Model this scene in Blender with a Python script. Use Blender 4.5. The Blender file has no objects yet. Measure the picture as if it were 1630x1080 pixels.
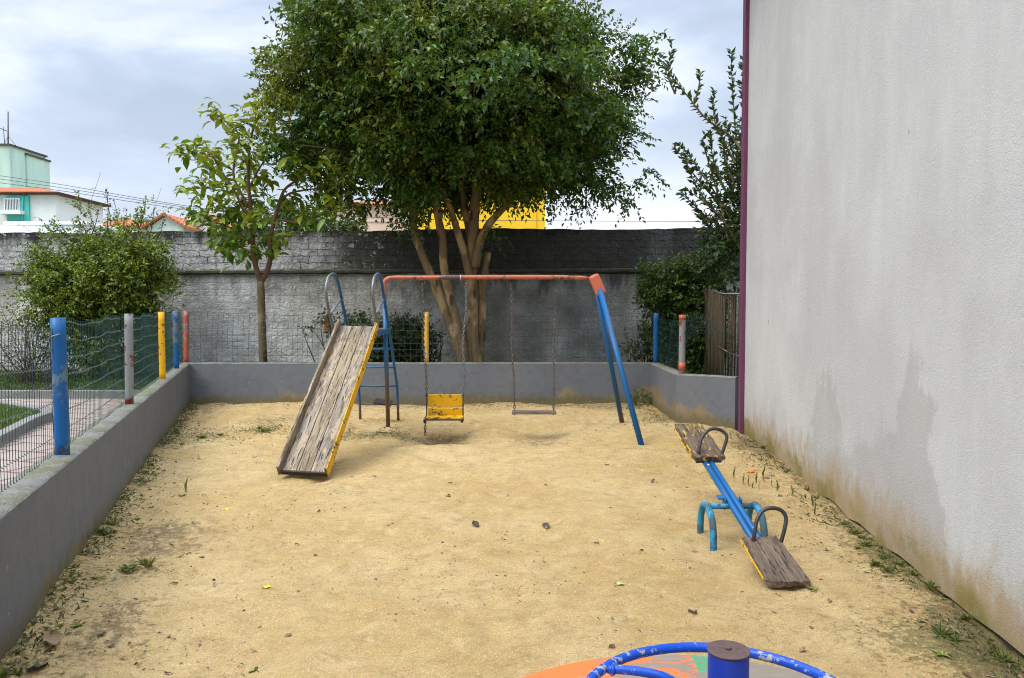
import bpy, bmesh, math, random
import numpy as np
from mathutils import Vector, Matrix
R = math.radians
rng = np.random.default_rng(7)
random.seed(7)
scene = bpy.context.scene
col = scene.collection

# ------------------------------------------------------------------ camera
EYE = 1.70
PITCH = math.atan(52/1200)
cam_d = bpy.data.cameras.new("camera")
cam = bpy.data.objects.new("camera", cam_d)
col.objects.link(cam)
cam_d.sensor_width = 36
cam_d.lens = 26.5
cam_d.clip_start = 0.05
cam_d.clip_end = 3000
cam.location = (0, 0, EYE)
cam.rotation_euler = (math.pi/2 - PITCH, 0, 0)
scene.camera = cam

# ------------------------------------------------------------------ world
SUN_EL, SUN_AZ = R(52), R(238)      # azimuth clockwise from +Y
w = bpy.data.worlds.new("World")
scene.world = w
w.use_nodes = True
nt = w.node_tree
for n in list(nt.nodes): nt.nodes.remove(n)
out = nt.nodes.new('ShaderNodeOutputWorld')
bg = nt.nodes.new('ShaderNodeBackground')
sky = nt.nodes.new('ShaderNodeTexSky')
sky.sky_type = 'NISHITA'; sky.sun_disc = False
sky.sun_elevation = SUN_EL; sky.sun_rotation = SUN_AZ
sky.dust_density = 2.0
tc = nt.nodes.new('ShaderNodeTexCoord')
mp = nt.nodes.new('ShaderNodeMapping'); mp.inputs['Scale'].default_value = (1.0, 1.0, 2.6)
mp.inputs['Location'].default_value = (1.35, 0.2, 0.35)
n1 = nt.nodes.new('ShaderNodeTexNoise'); n1.inputs['Scale'].default_value = 2.5
n1.inputs['Detail'].default_value = 6; n1.inputs['Roughness'].default_value = 0.52
n1.inputs['Distortion'].default_value = 0.25
rp = nt.nodes.new('ShaderNodeValToRGB')
rp.color_ramp.elements[0].position = 0.40; rp.color_ramp.elements[0].color = (2.9, 3.4, 4.2, 1)
rp.color_ramp.elements[1].position = 0.62; rp.color_ramp.elements[1].color = (5.3, 5.7, 6.3, 1)
e = rp.color_ramp.elements.new(0.5); e.color = (3.5, 4.05, 5.0, 1)
sep = nt.nodes.new('ShaderNodeSeparateXYZ')
hz = nt.nodes.new('ShaderNodeMapRange')   # pale band of cloud low down
hz.inputs['From Min'].default_value = 0.02; hz.inputs['From Max'].default_value = 0.27
hz.inputs['To Min'].default_value = 1; hz.inputs['To Max'].default_value = 0; hz.interpolation_type = 'SMOOTHSTEP'
mh = nt.nodes.new('ShaderNodeMix'); mh.data_type = 'RGBA'
mh.inputs['B'].default_value = (6.0, 6.35, 6.8, 1)
hx = nt.nodes.new('ShaderNodeMapRange')   # brighter cloud towards the right
hx.inputs['From Min'].default_value = -0.55; hx.inputs['From Max'].default_value = 0.25
hx.inputs['To Min'].default_value = 0.25; hx.inputs['To Max'].default_value = 1.0; hx.interpolation_type = 'SMOOTHSTEP'
mm = nt.nodes.new('ShaderNodeMath'); mm.operation = 'MULTIPLY'
zen = nt.nodes.new('ShaderNodeMapRange')  # an overcast sky is brightest overhead
zen.inputs['From Min'].default_value = 0.4; zen.inputs['From Max'].default_value = 1.0
zen.inputs['To Min'].default_value = 1.0; zen.inputs['To Max'].default_value = 5.6
vm = nt.nodes.new('ShaderNodeVectorMath'); vm.operation = 'SCALE'
mx = nt.nodes.new('ShaderNodeMix'); mx.data_type = 'RGBA'; mx.inputs['Factor'].default_value = 0.9
L = nt.links.new
L(tc.outputs['Generated'], mp.inputs['Vector']); L(mp.outputs[0], n1.inputs['Vector'])
L(n1.outputs[0], rp.inputs[0]); L(tc.outputs['Generated'], sep.inputs[0])
L(sep.outputs[2], hz.inputs[0]); L(sep.outputs[0], hx.inputs[0])
L(hz.outputs[0], mm.inputs[0]); L(hx.outputs[0], mm.inputs[1])
L(mm.outputs[0], mh.inputs['Factor']); L(rp.outputs[0], mh.inputs['A'])
L(sep.outputs[2], zen.inputs[0]); L(mh.outputs['Result'], vm.inputs[0]); L(zen.outputs[0], vm.inputs['Scale'])
L(sky.outputs[0], mx.inputs['A']); L(vm.outputs[0], mx.inputs['B'])
L(mx.outputs['Result'], bg.inputs['Color']); L(bg.outputs[0], out.inputs['Surface'])
bg.inputs['Strength'].default_value = 0.1

sun_d = bpy.data.lights.new("sun", 'SUN'); sun_d.energy = 1.5; sun_d.angle = R(26); sun_d.color = (1, 0.95, 0.86)
sun = bpy.data.objects.new("sun", sun_d); col.objects.link(sun)
sd = Vector((math.sin(SUN_AZ)*math.cos(SUN_EL), math.cos(SUN_AZ)*math.cos(SUN_EL), math.sin(SUN_EL)))
sun.rotation_euler = sd.to_track_quat('Z', 'Y').to_euler()
scene.view_settings.view_transform = 'Standard'
scene.view_settings.look = 'None'
scene.view_settings.exposure = 0.95
scene.view_settings.gamma = 1
scene.cycles.max_bounces = 6
scene.cycles.use_denoising = True
scene.cycles.denoising_prefilter = 'NONE'
scene.cycles.pixel_filter_type = 'BLACKMAN_HARRIS'
scene.cycles.filter_width = 1.05

# ------------------------------------------------------------------ measuring helpers
_f = Vector((0, math.cos(PITCH), -math.sin(PITCH)))
_u = Vector((0, math.sin(PITCH), math.cos(PITCH)))
def P(px, py, d):
    """surveyed point: bearing (px,py) of the photograph at distance d ahead"""
    v = _f + _u*((540-py)/1200) + Vector((1, 0, 0))*((px-815)/1200)
    v *= d/v.y
    return Vector((v.x, v.y, v.z+EYE))
def G(px, py, z=0.0):
    v = _f + _u*((540-py)/1200) + Vector((1, 0, 0))*((px-815)/1200)
    v *= (z-EYE)/v.z
    return Vector((v.x, v.y, v.z+EYE))

# ------------------------------------------------------------------ object helpers
def tag(o, label=None, cat=None, group=None, kind=None):
    if label: o['label'] = label
    if cat: o['category'] = cat
    if group: o['group'] = group
    if kind: o['kind'] = kind
    return o
def empty(name, loc=(0, 0, 0), rz=0):
    o = bpy.data.objects.new(name, None); o.empty_display_size = 0.1
    o.location = loc; o.rotation_euler = (0, 0, rz); col.objects.link(o)
    return o
def copy_tree(o, parent=None):
    c = o.copy(); col.objects.link(c)
    if parent: c.parent = parent
    for ch in list(o.children): copy_tree(ch, c)
    return c
def world_loc(o):
    v = Vector((0, 0, 0))
    while o: v = v + o.location; o = o.parent
    return v
class MB:
    def __init__(s): s.v = []; s.f = []; s.sm = []
    def add(s, verts, faces, smooth=False):
        k = len(s.v); s.v += [tuple(p) for p in verts]
        s.f += [tuple(i+k for i in f) for f in faces]; s.sm += [smooth]*len(faces)
        return s
    def box(s, c, size, rot=None, taper=1.0):
        hx, hy, hz = [a/2 for a in size]; c = Vector(c)
        pts = []
        for z in (-1, 1):
            t = taper if z > 0 else 1
            for x, y in ((-1, -1), (1, -1), (1, 1), (-1, 1)):
                p = Vector((x*hx*t, y*hy*t, z*hz))
                if rot is not None: p = rot @ p
                pts.append(c+p)
        return s.add(pts, [(3, 2, 1, 0), (4, 5, 6, 7), (0, 1, 5, 4), (1, 2, 6, 5), (2, 3, 7, 6), (3, 0, 4, 7)])
    def tube(s, pts, rad, n=8, caps=True, flat=None):
        pts = [Vector(p) for p in pts]; m = len(pts)
        rads = rad if hasattr(rad, '__len__') else [rad]*m
        rings = []; prev = None
        for i, p in enumerate(pts):
            t = (pts[min(i+1, m-1)] - pts[max(i-1, 0)])
            if t.length < 1e-9: t = Vector((0, 0, 1))
            t.normalize()
            if prev is None:
                a = Vector((0, 0, 1)) if abs(t.z) < .9 else Vector((1, 0, 0))
                nrm = (a - t*a.dot(t)).normalized()
            else:
                nrm = prev - t*prev.dot(t)
                nrm = nrm.normalized() if nrm.length > 1e-6 else prev
            prev = nrm; b = t.cross(nrm)
            rings.append([p + (nrm*math.cos(2*math.pi*k/n) + b*math.sin(2*math.pi*k/n))*rads[i] for k in range(n)])
        vs = [q for r_ in rings for q in r_]; fs = []
        for i in range(m-1):
            for k in range(n):
                a = i*n+k; b2 = i*n+(k+1) % n
                fs.append((a, b2, b2+n, a+n))
        s.add(vs, fs, True)
        if caps:
            k0 = len(s.v)-len(vs)
            s.f += [tuple(k0+k for k in range(n))[::-1], tuple(k0+(m-1)*n+k for k in range(n))]; s.sm += [False, False]
        return s
    def loop(s, pts, rad, n=5):
        """closed tube"""
        pts = [Vector(p) for p in pts]; m = len(pts); c = sum(pts, Vector())/m
        pn = (pts[0]-c).cross(pts[m//4]-c).normalized(); vs = []; fs = []
        for i in range(m):
            t = (pts[(i+1) % m]-pts[i-1]).normalized(); o = t.cross(pn)
            vs += [pts[i] + (pn*math.cos(2*math.pi*k/n)+o*math.sin(2*math.pi*k/n))*rad for k in range(n)]
        for i in range(m):
            for k in range(n):
                j = (i+1) % m
                fs.append((i*n+k, i*n+(k+1) % n, j*n+(k+1) % n, j*n+k))
        return s.add(vs, fs, True)
    def prism(s, poly, z0, z1):
        n = len(poly)
        vs = [(x, y, z0) for x, y in poly]+[(x, y, z1) for x, y in poly]
        return s.add(vs, [tuple(range(n))[::-1], tuple(range(n, 2*n))]+[(i, (i+1) % n, (i+1) % n+n, i+n) for i in range(n)])
    def build(s, name, m, parent=None, base=None, bevel=0, loc=None):
        me = bpy.data.meshes.new(name)
        off = world_loc(parent) if parent else Vector(base or (0, 0, 0))
        if loc is not None: off = Vector((0, 0, 0))
        me.from_pydata([(x-off.x, y-off.y, z-off.z) for x, y, z in s.v], [], s.f)
        me.polygons.foreach_set('use_smooth', s.sm)
        bm = bmesh.new(); bm.from_mesh(me); bmesh.ops.recalc_face_normals(bm, faces=bm.faces); bm.to_mesh(me); bm.free()
        me.update()
        if m: me.materials.append(m)
        o = bpy.data.objects.new(name, me); col.objects.link(o)
        if parent: o.parent = parent
        elif base: o.location = base
        if loc is not None: o.location = loc
        if bevel:
            b = o.modifiers.new('bevel', 'BEVEL'); b.width = bevel; b.segments = 2; b.limit_method = 'ANGLE'; b.angle_limit = R(40)
        return o
def arc(c, r, a0, a1, n, ax=Vector((1, 0, 0)), ay=Vector((0, 0, 1))):
    return [Vector(c) + ax*(r*math.cos(a0+(a1-a0)*i/n)) + ay*(r*math.sin(a0+(a1-a0)*i/n)) for i in range(n+1)]
def smooth_path(pts, n=6):
    pts = [Vector(p) for p in pts]; out = []
    for i in range(len(pts)-1):
        p0 = pts[max(i-1, 0)]; p1 = pts[i]; p2 = pts[i+1]; p3 = pts[min(i+2, len(pts)-1)]
        for k in range(n):
            t = k/n
            out.append(0.5*((2*p1)+(-p0+p2)*t+(2*p0-5*p1+4*p2-p3)*t*t+(-p0+3*p1-3*p2+p3)*t**3))
    out.append(pts[-1]); return out

# ------------------------------------------------------------------ numpy value noise
def _hash(i, j, s):
    h = (i.astype(np.int64)*374761393 + j.astype(np.int64)*668265263 + s*982451653) & 0x7fffffff
    h = ((h ^ (h >> 13))*1274126177) & 0x7fffffff
    return ((h ^ (h >> 16)) & 0xffff)/65535.0
def vn(x, y, sc, seed=0):
    x = np.asarray(x, float)*sc; y = np.asarray(y, float)*sc
    i = np.floor(x); j = np.floor(y); fx = x-i; fy = y-j
    fx = fx*fx*(3-2*fx); fy = fy*fy*(3-2*fy)
    a = _hash(i, j, seed); b = _hash(i+1, j, seed); c = _hash(i, j+1, seed); d = _hash(i+1, j+1, seed)
    return (a+(b-a)*fx)*(1-fy)+(c+(d-c)*fx)*fy

# ------------------------------------------------------------------ materials
class T:
    """tiny node helper"""
    def __init__(s, name, rough=0.8, spec=0.3, metal=0.0):
        s.m = bpy.data.materials.new(name); s.m.use_nodes = True
        s.t = s.m.node_tree; s.b = s.t.nodes['Principled BSDF']
        s.b.inputs['Roughness'].default_value = rough
        s.b.inputs['Specular IOR Level'].default_value = spec
        s.b.inputs['Metallic'].default_value = metal
        s.tc = s.t.nodes.new('ShaderNodeTexCoord'); s.obj = s.tc.outputs['Object']
    def link(s, a, b):
        if isinstance(a, (int, float)): b.default_value = a
        elif isinstance(a, tuple): b.default_value = a if len(a) != 3 or b.type != 'RGBA' else (*a, 1)
        else: s.t.links.new(a, b)
    def map(s, vec=None, scale=(1, 1, 1), loc=(0, 0, 0), rot=(0, 0, 0)):
        n = s.t.nodes.new('ShaderNodeMapping'); s.link(vec or s.obj, n.inputs[0])
        n.inputs['Scale'].default_value = scale; n.inputs['Location'].default_value = loc; n.inputs['Rotation'].default_value = rot
        return n.outputs[0]
    def noise(s, sc, detail=4, rough=0.55, vec=None, dist=0.0):
        n = s.t.nodes.new('ShaderNodeTexNoise'); s.link(vec or s.obj, n.inputs['Vector'])
        n.inputs['Scale'].default_value = sc; n.inputs['Detail'].default_value = detail
        n.inputs['Roughness'].default_value = rough; n.inputs['Distortion'].default_value = dist
        return n.outputs[0]
    def voro(s, sc, vec=None, feat='F1', rnd=1.0):
        n = s.t.nodes.new('ShaderNodeTexVoronoi'); n.feature = feat; s.link(vec or s.obj, n.inputs['Vector'])
        n.inputs['Scale'].default_value = sc; n.inputs['Randomness'].default_value = rnd
        return n.outputs['Distance']
    def step(s, v, a, b, lo=0.0, hi=1.0):
        n = s.t.nodes.new('ShaderNodeMapRange'); n.interpolation_type = 'SMOOTHSTEP'; s.link(v, n.inputs[0])
        n.inputs[1].default_value = a; n.inputs[2].default_value = b; n.inputs[3].default_value = lo; n.inputs[4].default_value = hi
        return n.outputs[0]
    def math(s, op, a, b=0.0):
        n = s.t.nodes.new('ShaderNodeMath'); n.operation = op; s.link(a, n.inputs[0]); s.link(b, n.inputs[1]); return n.outputs[0]
    def mul(s, a, b): return s.math('MULTIPLY', a, b)
    def plus(s, a, b): return s.math('ADD', a, b)
    def mix(s, f, a, b, mode='MIX'):
        n = s.t.nodes.new('ShaderNodeMix'); n.data_type = 'RGBA'; n.blend_type = mode
        s.link(f, n.inputs['Factor']); s.link(a, n.inputs['A']); s.link(b, n.inputs['B']); return n.outputs['Result']
    def ramp(s, f, stops):
        n = s.t.nodes.new('ShaderNodeValToRGB'); s.link(f, n.inputs[0]); cr = n.color_ramp
        while len(cr.elements) < len(stops): cr.elements.new(0.5)
        for e_, (p, c) in zip(cr.elements, stops): e_.position = p; e_.color = (*c, 1)
        return n.outputs[0]
    def xyz(s, vec=None):
        n = s.t.nodes.new('ShaderNodeSeparateXYZ'); s.link(vec or s.obj, n.inputs[0]); return n.outputs
    def comb(s, x, y, z=0.0):
        n = s.t.nodes.new('ShaderNodeCombineXYZ'); s.link(x, n.inputs[0]); s.link(y, n.inputs[1]); s.link(z, n.inputs[2]); return n.outputs[0]
    def attr(s, name, out='Color'):
        n = s.t.nodes.new('ShaderNodeAttribute'); n.attribute_name = name; return n.outputs[out]
    def rnd(s):
        n = s.t.nodes.new('ShaderNodeObjectInfo'); return n.outputs['Random']
    def color(s, c): s.link(c, s.b.inputs['Base Color']); return s
    def rough(s, v): s.link(v, s.b.inputs['Roughness']); return s
    def bump(s, h, strength=0.5, dist=0.01, prev=None):
        n = s.t.nodes.new('ShaderNodeBump'); n.inputs['Strength'].default_value = strength; n.inputs['Distance'].default_value = dist
        s.link(h, n.inputs['Height'])
        if prev is not None: s.link(prev, n.inputs['Normal'])
        s.link(n.outputs[0], s.b.inputs['Normal']); return n.outputs[0]

def paint(name, c, chip=(0.28, 0.26, 0.24), amount=0.35, scale=14, rough=0.35, rust_z=None, dull=0.25):
    t = T(name, rough, 0.28)
    fine = t.noise(scale, 6, 0.7); big = t.noise(scale*0.18, 3)
    m = t.step(t.plus(t.mul(fine, 0.7), t.mul(big, 0.3)), 0.66-amount*0.18, 0.69-amount*0.18)
    base = t.mix(t.step(big, 0.35, 0.7), c, tuple(x*(1-dull) + 0.05*dull for x in c))
    base = t.mix(t.mul(t.noise(3.0, 5, 0.6), 0.5), base, tuple(min(1, x*1.25+0.01) for x in c))
    cc = t.mix(t.noise(scale*2.3, 3), chip, tuple(x*0.45 for x in chip))
    r_ = t.mix(m, base, cc)
    if rust_z:
        z = t.xyz()[2]
        k = t.step(t.plus(z, t.mul(t.plus(fine, -0.5), 0.5)), rust_z[0], rust_z[1], 1.0, 0.0)
        r_ = t.mix(k, r_, t.mix(t.noise(18, 4), (0.10, 0.055, 0.035), (0.20, 0.12, 0.09)))
    t.color(r_); t.rough(t.math('ADD', t.mul(m, 0.4), rough))
    t.bump(m, 0.35, 0.002)
    return t.m
def flat(name, c, rough=0.8, var=0.25, sc=6, bump=0.0, spec=0.3, bsc=40, metal=0.0):
    t = T(name, rough, spec, metal)
    t.color(t.mix(t.noise(sc, 5, 0.6), tuple(x*(1-var) for x in c), tuple(min(1, x*(1+var)) for x in c)))
    if bump: t.bump(t.noise(bsc, 4, 0.6), bump, 0.01)
    return t.m
def leaf_mat(name, rough=0.45, trans=0.25):
    t = T(name, rough, 0.35)
    c = t.attr('leafcol')
    t.color(c)
    d = t.t.nodes.new('ShaderNodeBsdfTranslucent'); t.link(t.mix(0.5, c, (0.16, 0.22, 0.02)), d.inputs[0])
    ms = t.t.nodes.new('ShaderNodeMixShader'); ms.inputs[0].default_value = trans
    o = t.t.nodes['Material Output']
    t.t.links.new(t.b.outputs[0], ms.inputs[1]); t.t.links.new(d.outputs[0], ms.inputs[2]); t.t.links.new(ms.outputs[0], o.inputs[0])
    return t.m
def bark(name, c1, c2, sc=9, bump=0.6):
    t = T(name, 0.85, 0.2)
    v = t.map(scale=(1, 1, 0.28))
    n = t.noise(sc, 6, 0.65, v, 0.6); blot = t.noise(2.8, 3, 0.5, t.map(scale=(1, 1, .6)))
    c = t.mix(n, c1, c2); c = t.mix(t.step(blot, .5, .62), c, tuple(x*1.45 for x in c2))
    kn = t.voro(5, t.map(scale=(1, 1, .35))); c = t.mix(t.step(kn, 0.27, 0.15, 0, 0.8), c, (0.03, 0.02, 0.012)); t.color(c); t.bump(n, bump, 0.03)
    return t.m
def wood(name, c1, c2, crack=(0.03, 0.022, 0.016), along=1, flakes=None, sc=1.0, fl=0.5):
    t = T(name, 0.8, 0.2)
    s = [22*sc]*3; s[along] = 1.5*sc
    r_ = t.rnd(); off = t.comb(t.mul(r_, 7.3), t.mul(r_, 3.1), t.mul(r_, 11))
    vv = t.t.nodes.new('ShaderNodeVectorMath'); vv.operation = 'ADD'; t.link(t.obj, vv.inputs[0]); t.link(off, vv.inputs[1])
    v = t.map(vv.outputs[0], scale=tuple(s)); g = t.noise(1.0, 7, 0.68, v, 0.8)
    fine = t.noise(3.2, 4, 0.7, v)
    c = t.mix(t.step(g, 0.3, 0.7), c1, c2)
    c = t.mix(t.step(fine, 0.53, 0.62), c, crack)
    s2 = [7*sc]*3; s2[along] = 1.6*sc
    blot = t.noise(1.0, 6, 0.7, t.map(vv.outputs[0], scale=tuple(s2)), 0.5)
    c = t.mix(t.mul(t.step(blot, 0.5, 0.7), 0.55), c, tuple(x*0.5 for x in c1))
    if flakes:
        fk = t.step(t.noise(1.6, 6, 0.72, t.map(vv.outputs[0], scale=tuple(a*1.7 for a in s2)), 0.8), 0.64-fl*0.2, 0.66-fl*0.2)
        c = t.mix(fk, c, flakes)
    t.color(c); t.bump(t.plus(g, t.mul(fine, 0.8)), 1.0, 0.012)
    return t.m

M = {}
M['blue'] = paint('blue_paint', (0.001, 0.088, 0.25), (0.10, 0.13, 0.16), 0.42, rough=0.42)
M['blue_post'] = paint('blue_post_paint', (0.001, 0.082, 0.25), (0.13, 0.20, 0.25), 0.75, scale=7, rough=0.45)
M['blue_rust'] = paint('blue_rusty_paint', (0.006, 0.11, 0.24), (0.12, 0.08, 0.06), 0.6, rust_z=(0.35, 1.15))
M['blue_old'] = paint('old_blue_paint', (0.015, 0.10, 0.24), (0.13, 0.14, 0.15), 0.5, rough=0.45, rust_z=(0.05, 0.45))
M['light_blue'] = paint('faded_blue_paint', (0.02, 0.20, 0.36), (0.07, 0.13, 0.16), 0.9, scale=10, rough=0.6)
M['ring_blue'] = paint('deep_blue_paint', (0.001, 0.05, 0.36), (0.36, 0.37, 0.36), 0.6, scale=30, rough=0.25, dull=0.1)
M['post_blue'] = paint('dark_blue_paint', (0.002, 0.022, 0.23), (0.02, 0.12, 0.16), 0.25, scale=16, rough=0.3)
M['orange'] = paint('orange_paint', (0.42, 0.10, 0.045), (0.42, 0.36, 0.33), 0.12, rough=0.4)
M['bar_orange'] = paint('worn_orange_paint', (0.40, 0.11, 0.055), (0.12, 0.085, 0.09), 0.65, scale=5)
M['yellow'] = paint('yellow_paint', (0.66, 0.36, 0.005), (0.14, 0.09, 0.04), 0.7, rough=0.5)
M['yellow_post'] = paint('yellow_post_paint', (0.66, 0.34, 0.006), (0.25, 0.14, 0.05), 0.7, scale=10, rough=0.5)
M['yellow_worn'] = paint('worn_yellow_paint', (0.58, 0.34, 0.03), (0.30, 0.33, 0.33), 0.6, scale=16, rough=0.6)
M['grey_red'] = paint('grey_post_paint', (0.19, 0.20, 0.20), (0.26, 0.06, 0.04), 0.75, scale=6, rough=0.6)
M['red_grey'] = paint('red_post_paint', (0.36, 0.075, 0.04), (0.30, 0.29, 0.28), 0.75, scale=8, rough=0.6)
M['worn_steel'] = flat('worn_steel', (0.17, 0.18, 0.19), 0.35, 0.4, 12, metal=0.4)
M['dark_steel'] = flat('dark_steel', (0.055, 0.05, 0.05), 0.4, 0.4, 14, 0.2, metal=0.5)
M['chain'] = flat('rusty_chain', (0.13, 0.10, 0.085), 0.5, 0.5, 30, metal=0.4)
M['rust'] = flat('rusty_iron', (0.085, 0.05, 0.045), 0.5, 0.7, 28, 0.5)
M['wire_green'] = flat('green_coated_wire', (0.02, 0.06, 0.05), 0.4, 0.3)
M['line_wire'] = flat('galvanised_line_wire', (0.13, 0.16, 0.155), 0.4, 0.4)
M['wire_grey'] = flat('grey_wire', (0.06, 0.066, 0.066), 0.5, 0.4)
M['wire_dark'] = flat('dark_wire', (0.035, 0.045, 0.055), 0.45, 0.4)
M['leaf'] = leaf_mat('leaf_green')
M['leaf_big'] = leaf_mat('glossy_leaf', 0.35, 0.3)
M['leaf_dead'] = leaf_mat('dead_leaf', 0.8, 0.05)
M['bark_tan'] = bark('smooth_tan_bark', (0.10, 0.066, 0.033), (0.27, 0.185, 0.095), 7, 0.9)
M['bark_grey'] = bark('young_bark', (0.085, 0.06, 0.035), (0.15, 0.115, 0.06), 12, 0.3)
M['twig'] = flat('twig_bark', (0.06, 0.045, 0.035), 0.85)
M['slide_wood'] = wood('weathered_planks', (0.15, 0.11, 0.065), (0.36, 0.285, 0.19), sc=1.0)
M['slide_peel'] = wood('peeling_planks', (0.13, 0.10, 0.075), (0.33, 0.27, 0.21), (0.03, 0.022, 0.02), flakes=(0.37, 0.275, 0.165), fl=0.55)
M['seat_wood'] = wood('old_seat_wood', (0.10, 0.07, 0.05), (0.20, 0.145, 0.105), sc=1.3)
M['seat_yellow'] = wood('yellow_flaked_wood', (0.09, 0.06, 0.04), (0.17, 0.12, 0.08), sc=1.3, flakes=(0.60, 0.36, 0.02), fl=0.35)
M['bench'] = wood('swing_plank', (0.11, 0.08, 0.065), (0.20, 0.15, 0.12), along=0)

def sand_mat():
    t = T('sand', 0.95, 0.1)
    big = t.noise(0.8, 4, 0.6); mid = t.noise(6, 6, 0.7); grain = t.noise(190, 3, 0.8); grit = t.noise(55, 4, 0.75)
    c = t.mix(t.step(big, 0.3, 0.7), (0.57, 0.38, 0.145), (0.69, 0.50, 0.24))
    c = t.mix(t.mul(t.step(mid, 0.42, 0.7), 0.55), c, (0.42, 0.285, 0.12))
    c = t.mix(t.mul(t.step(grain, 0.42, 0.66), 0.6), c, (0.24, 0.155, 0.07))
    c = t.mix(t.step(grit, 0.60, 0.67, 0, 0.6), c, (0.13, 0.085, 0.045))
    c = t.mix(t.step(t.noise(110, 2, 0.5), 0.60, 0.68, 0, 0.6), c, (0.82, 0.72, 0.5))
    sc = t.noise(7, 7, 0.8, t.map(scale=(0.55, 1.5, 1)), 0.4)
    c = t.mix(t.step(sc, 0.53, 0.66, 0, 0.55), c, (0.33, 0.205, 0.085))
    c = t.mix(t.step(t.noise(5, 6, 0.75), 0.52, 0.70, 0, 0.5), c, (0.70, 0.55, 0.30))
    damp = t.attr('damp', 'Fac'); moss = t.attr('moss', 'Fac')  # damp also holds the shadow painted under the chair swing
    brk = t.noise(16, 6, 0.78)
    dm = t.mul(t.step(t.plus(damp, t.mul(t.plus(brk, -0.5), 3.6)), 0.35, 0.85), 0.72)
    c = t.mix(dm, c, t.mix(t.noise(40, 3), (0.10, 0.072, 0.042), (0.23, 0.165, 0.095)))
    mo = t.mul(t.step(t.plus(moss, t.mul(t.plus(t.noise(24, 6, 0.8), -0.5), 3.6)), 0.45, 0.9), 0.7)
    c = t.mix(mo, c, t.mix(t.noise(50, 2), (0.075, 0.075, 0.022), (0.20, 0.18, 0.06)))
    t.color(c)
    b = t.bump(t.noise(14, 6, 0.75), 0.8, 0.05)
    t.bump(t.plus(grain, t.mul(grit, 1.6)), 0.8, 0.012, b)
    return t.m
M['sand'] = sand_mat()

def lowwall_mat():
    t = T('grey_painted_render', 0.75, 0.25)
    z = t.xyz()[2]
    st = t.noise(1.6, 5, 0.6, t.map(scale=(1, 1, 0.18))); rough = t.noise(9, 6, 0.65)
    c = t.mix(st, (0.115, 0.122, 0.135), (0.155, 0.162, 0.172))
    c = t.mix(t.mul(t.step(rough, 0.45, 0.7), 0.5), c, (0.095, 0.10, 0.108)); c = t.mix(t.step(t.noise(1.4, 6, 0.75), 0.55, 0.7, 0, 0.5), c, (0.19, 0.19, 0.18))
    big = t.noise(0.9, 4, 0.6, t.map(scale=(1, 1, 0.01))); fr = t.noise(11, 7, 0.75, t.map(scale=(1, 1, 0.5)))
    hh = t.plus(z, t.mul(t.plus(big, -0.55), -1.2)); hh = t.plus(hh, t.mul(t.plus(fr, -0.5), -0.16))
    X_, Y_, Z_ = t.xyz()
    for xc, hw, ht, ylo in ((-2.3, 1.0, -0.26, 8.4), (2.9, .8, -0.18, 8.4), (4.0, .5, -0.24, 6.0)):
        mk = t.mul(t.step(t.math('ABSOLUTE', t.plus(X_, -xc)), hw*.35, hw, ht, 0.0), t.step(Y_, ylo, ylo+.1))
        hh = t.plus(hh, mk)
    k = t.step(hh, 0.05, 0.13, 1.0, 0.0)
    c = t.mix(t.mul(k, 0.85), c, t.mix(t.noise(5, 5), (0.15, 0.115, 0.065), (0.30, 0.225, 0.125)))
    k2 = t.step(t.plus(z, t.mul(t.plus(fr, -0.5), -0.4)), 0.06, 0.20, 1.0, 0.0)
    c = t.mix(t.mul(k2, 0.75), c, t.mix(t.noise(20, 4), (0.065, 0.06, 0.022), (0.17, 0.14, 0.06)))
    c = t.mix(t.mul(t.step(t.noise(28, 2, .5, t.map(scale=(1, 1, .4))), 0.74, 0.765), 0.6), c, (0.33, 0.33, 0.31))
    t.color(c); t.bump(t.plus(rough, t.mul(t.voro(9), 0.4)), 0.35, 0.012)
    return t.m
M['lowwall'] = lowwall_mat()
def coping_mat():
    t = T('mossy_cement', 0.95, 0.1)
    n = t.noise(7, 7, 0.75); v = t.noise(30, 4, 0.7)
    c = t.mix(n, (0.07, 0.068, 0.055), (0.30, 0.285, 0.25)); c = t.mix(t.step(t.noise(2.5, 5, 0.7), 0.45, 0.6, 0, 0.7), c, (0.13, 0.13, 0.06))
    c = t.mix(t.step(v, 0.58, 0.66, 0, 0.6), c, (0.07, 0.07, 0.055)); t.color(c); t.bump(t.plus(n, v), 0.8, 0.02)
    return t.m
M['coping'] = coping_mat()

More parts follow.
